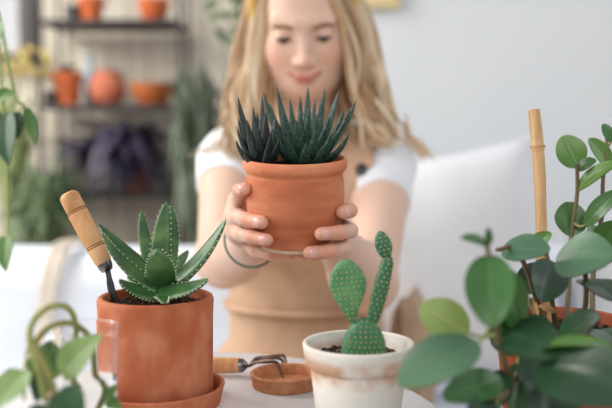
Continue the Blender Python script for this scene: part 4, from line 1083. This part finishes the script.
# hair: wavy locks falling from a parting
hb = MB(); hcol = []
r = rnd(12)
crown = Vector(H(-.010, .0, .125))
FAM = [  # each family: three guide curves, number of locks
    ([[(290, -26, 1.37), (276, -8, 1.345), (271, 22, 1.345), (270, 58, 1.36), (266, 98, 1.37), (254, 135, 1.37), (257, 166, 1.37)],
      [(287, -32, 1.43), (252, -14, 1.42), (240, 28, 1.43), (229, 70, 1.43), (219, 106, 1.42), (223, 138, 1.40), (232, 160, 1.39)],
      [(292, -34, 1.46), (256, -16, 1.47), (250, 30, 1.47), (248, 70, 1.46), (240, 110, 1.43), (240, 140, 1.40), (246, 170, 1.39)]], 230),
    ([[(294, -26, 1.37), (318, -12, 1.335), (336, 14, 1.33), (347, 50, 1.335), (346, 90, 1.355), (355, 122, 1.37), (366, 150, 1.375)],
      [(297, -32, 1.43), (352, -16, 1.42), (376, 28, 1.43), (386, 70, 1.43), (396, 104, 1.42), (404, 128, 1.40), (414, 146, 1.40)],
      [(294, -34, 1.46), (348, -18, 1.47), (360, 30, 1.47), (368, 70, 1.46), (374, 106, 1.43), (382, 130, 1.40), (388, 146, 1.40)]], 270),
    ([[(285, -34, 1.48), (258, -10, 1.49), (254, 35, 1.50), (250, 85, 1.52), (250, 130, 1.60), (252, 170, 1.60), (256, 200, 1.60)],
      [(305, -34, 1.48), (350, -10, 1.49), (360, 35, 1.50), (368, 85, 1.52), (368, 130, 1.60), (366, 170, 1.60), (360, 200, 1.60)],
      [(295, -34, 1.50), (300, -20, 1.54), (305, 35, 1.56), (308, 85, 1.57), (308, 130, 1.60), (308, 170, 1.60), (308, 200, 1.60)]], 150),
    ([[(285, -30, 1.44), (270, -5, 1.44), (272, 35, 1.44), (270, 80, 1.45), (264, 120, 1.44), (260, 150, 1.42)],
      [(300, -30, 1.44), (336, -5, 1.44), (344, 35, 1.44), (346, 80, 1.45), (352, 120, 1.44), (358, 150, 1.42)],
      [(303, -30, 1.45), (345, -5, 1.45), (356, 35, 1.45), (360, 80, 1.46), (366, 120, 1.44), (374, 150, 1.42)]], 130)]
shades = [srgb(206, 178, 142), srgb(224, 202, 170), srgb(186, 152, 114), srgb(152, 114, 80), srgb(234, 218, 192), srgb(198, 170, 136)]
for fi, (guides, cnt) in enumerate(FAM):
    gp = [catmull([P(*q) for q in g], 6) for g in guides]
    for k in range(cnt):
        w = [r.random() ** 1.2 for _ in range(3)]; w[r.randrange(3)] += .8; sw = sum(w); w = [q / sw for q in w]
        cl = rnd(fi * 50 + k % 14); amp = cl.uniform(.006, .014) * r.uniform(.6, 1.2); fr_ = cl.uniform(1.7, 2.5); ph = cl.uniform(0, 6.28) + r.uniform(-.6, .6)
        wc_ = [cl.random() ** 1.3 + .02 for _ in range(3)]; wc_[k % 3] += .9; sc_ = sum(wc_); w = [.6 * a_ + .4 * c_ / sc_ for a_, c_ in zip(w, wc_)]; L_ = r.uniform(.72, 1.03)
        pts = []; n = len(gp[0]); m = int(n * min(1, L_)); jit = Vector((r.uniform(-.006, .006), r.uniform(-.008, .008), 0))
        for i in range(m):
            t = i / (n - 1); p = gp[0][i] * w[0] + gp[1][i] * w[1] + gp[2][i] * w[2]
            e = max(0, t - .25) / .75
            pts.append(p + jit * min(1, t * 3) + Vector((math.cos(ph + t * fr_ * 6.28), .7 * math.sin(ph + t * fr_ * 6.28), 0)) * amp * e ** .8 * 1.3)
        R0 = r.uniform(.0036, .0074); rads = [R0 * min(1, .55 + 2 * i / m) * (1 - .92 * max(0, i / m - .45) / .55) for i in range(m)]
        n0 = len(hb.v); hb.tube(pts, rads, 7, flat=.28, ref=(r.uniform(-.5, .5), -1, 0))
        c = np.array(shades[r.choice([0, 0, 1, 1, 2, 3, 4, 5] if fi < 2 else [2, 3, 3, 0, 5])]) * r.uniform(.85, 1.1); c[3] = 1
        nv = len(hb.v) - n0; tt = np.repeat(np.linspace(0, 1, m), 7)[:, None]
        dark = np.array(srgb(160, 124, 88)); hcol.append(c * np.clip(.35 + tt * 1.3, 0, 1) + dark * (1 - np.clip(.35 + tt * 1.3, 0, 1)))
# crown: swept from the hairline over the skull and down the back
for k in range(90):
    x = r.uniform(-1, 1); z1 = 1 + r.uniform(-.02, .05)
    g = [H(x * .060, .070 - .03 * x * x, .098 - .035 * x * x), H(x * .074 * z1, .030, .122 * z1 - .045 * x * x), H(x * .085 * z1, -.04, .122 * z1 - .05 * x * x), H(x * .090 * z1, -.098 * z1 + .03 * x * x, .060), H(x * .090, -.112 + .02 * x * x, -.02), H(x * .095, -.110, -.11), H(x * .105, -.095, -.19)]
    pts = catmull(g, 6); m = len(pts); R0 = r.uniform(.005, .008)
    hb.tube(pts, [R0 * (.5 + min(1, i / 8) * .5) * (1 - .8 * max(0, i / m - .7) / .3) for i in range(m)], 7, flat=.3, ref=(0, 0, 1))
    c = np.array(shades[r.choice([0, 2, 3, 5])]) * r.uniform(.85, 1.05); c[3] = 1; hcol.append(np.tile(c, (m * 7, 1)))
# loose wisps at the ends
for k in range(16):
    sgn = 1 if k < 11 else -1; x0 = 404 if sgn > 0 else 224
    p0 = P(x0 + r.uniform(-8, 4) * sgn, r.uniform(110, 140), 1.41); p1 = P(x0 + sgn * r.uniform(6, 20), r.uniform(140, 156), 1.405); p2 = P(x0 + sgn * r.uniform(14, 38), r.uniform(150, 168), 1.40)
    pts = catmull([p0, p1, p2], 6); hb.tube(pts, [.0016] * (len(pts) - 4) + [.0012, .001, .0007, .0004], 5)
    hcol.append(np.tile(np.array(shades[0]), (len(pts) * 5, 1)))
# scalp cap
n0 = len(hb.v); Mh = Matrix([[float(HR[i, j]) for j in range(3)] for i in range(3)])
hb.ball(H(0, -.016, .036), (.0795, .0935, .0905), 40, 0, Mh)
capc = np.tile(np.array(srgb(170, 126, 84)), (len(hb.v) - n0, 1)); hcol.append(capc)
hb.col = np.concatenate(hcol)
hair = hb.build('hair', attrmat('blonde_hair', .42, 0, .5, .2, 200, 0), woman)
# headband
pts = []
for a in np.linspace(-1.75, 1.75, 40): pts.append(H(.083 * math.sin(a), .026 + .010 * math.cos(a), .030 + .100 * math.cos(a)))
b = MB(); b.tube(pts, .008, 10, flat=.45, ref=(0, -.2, 1)); b.build('headband', mat('mustard_cotton', srgb(212, 178, 100), srgb(198, 160, 84), rough=.9, scale=40, bump=.2), woman)
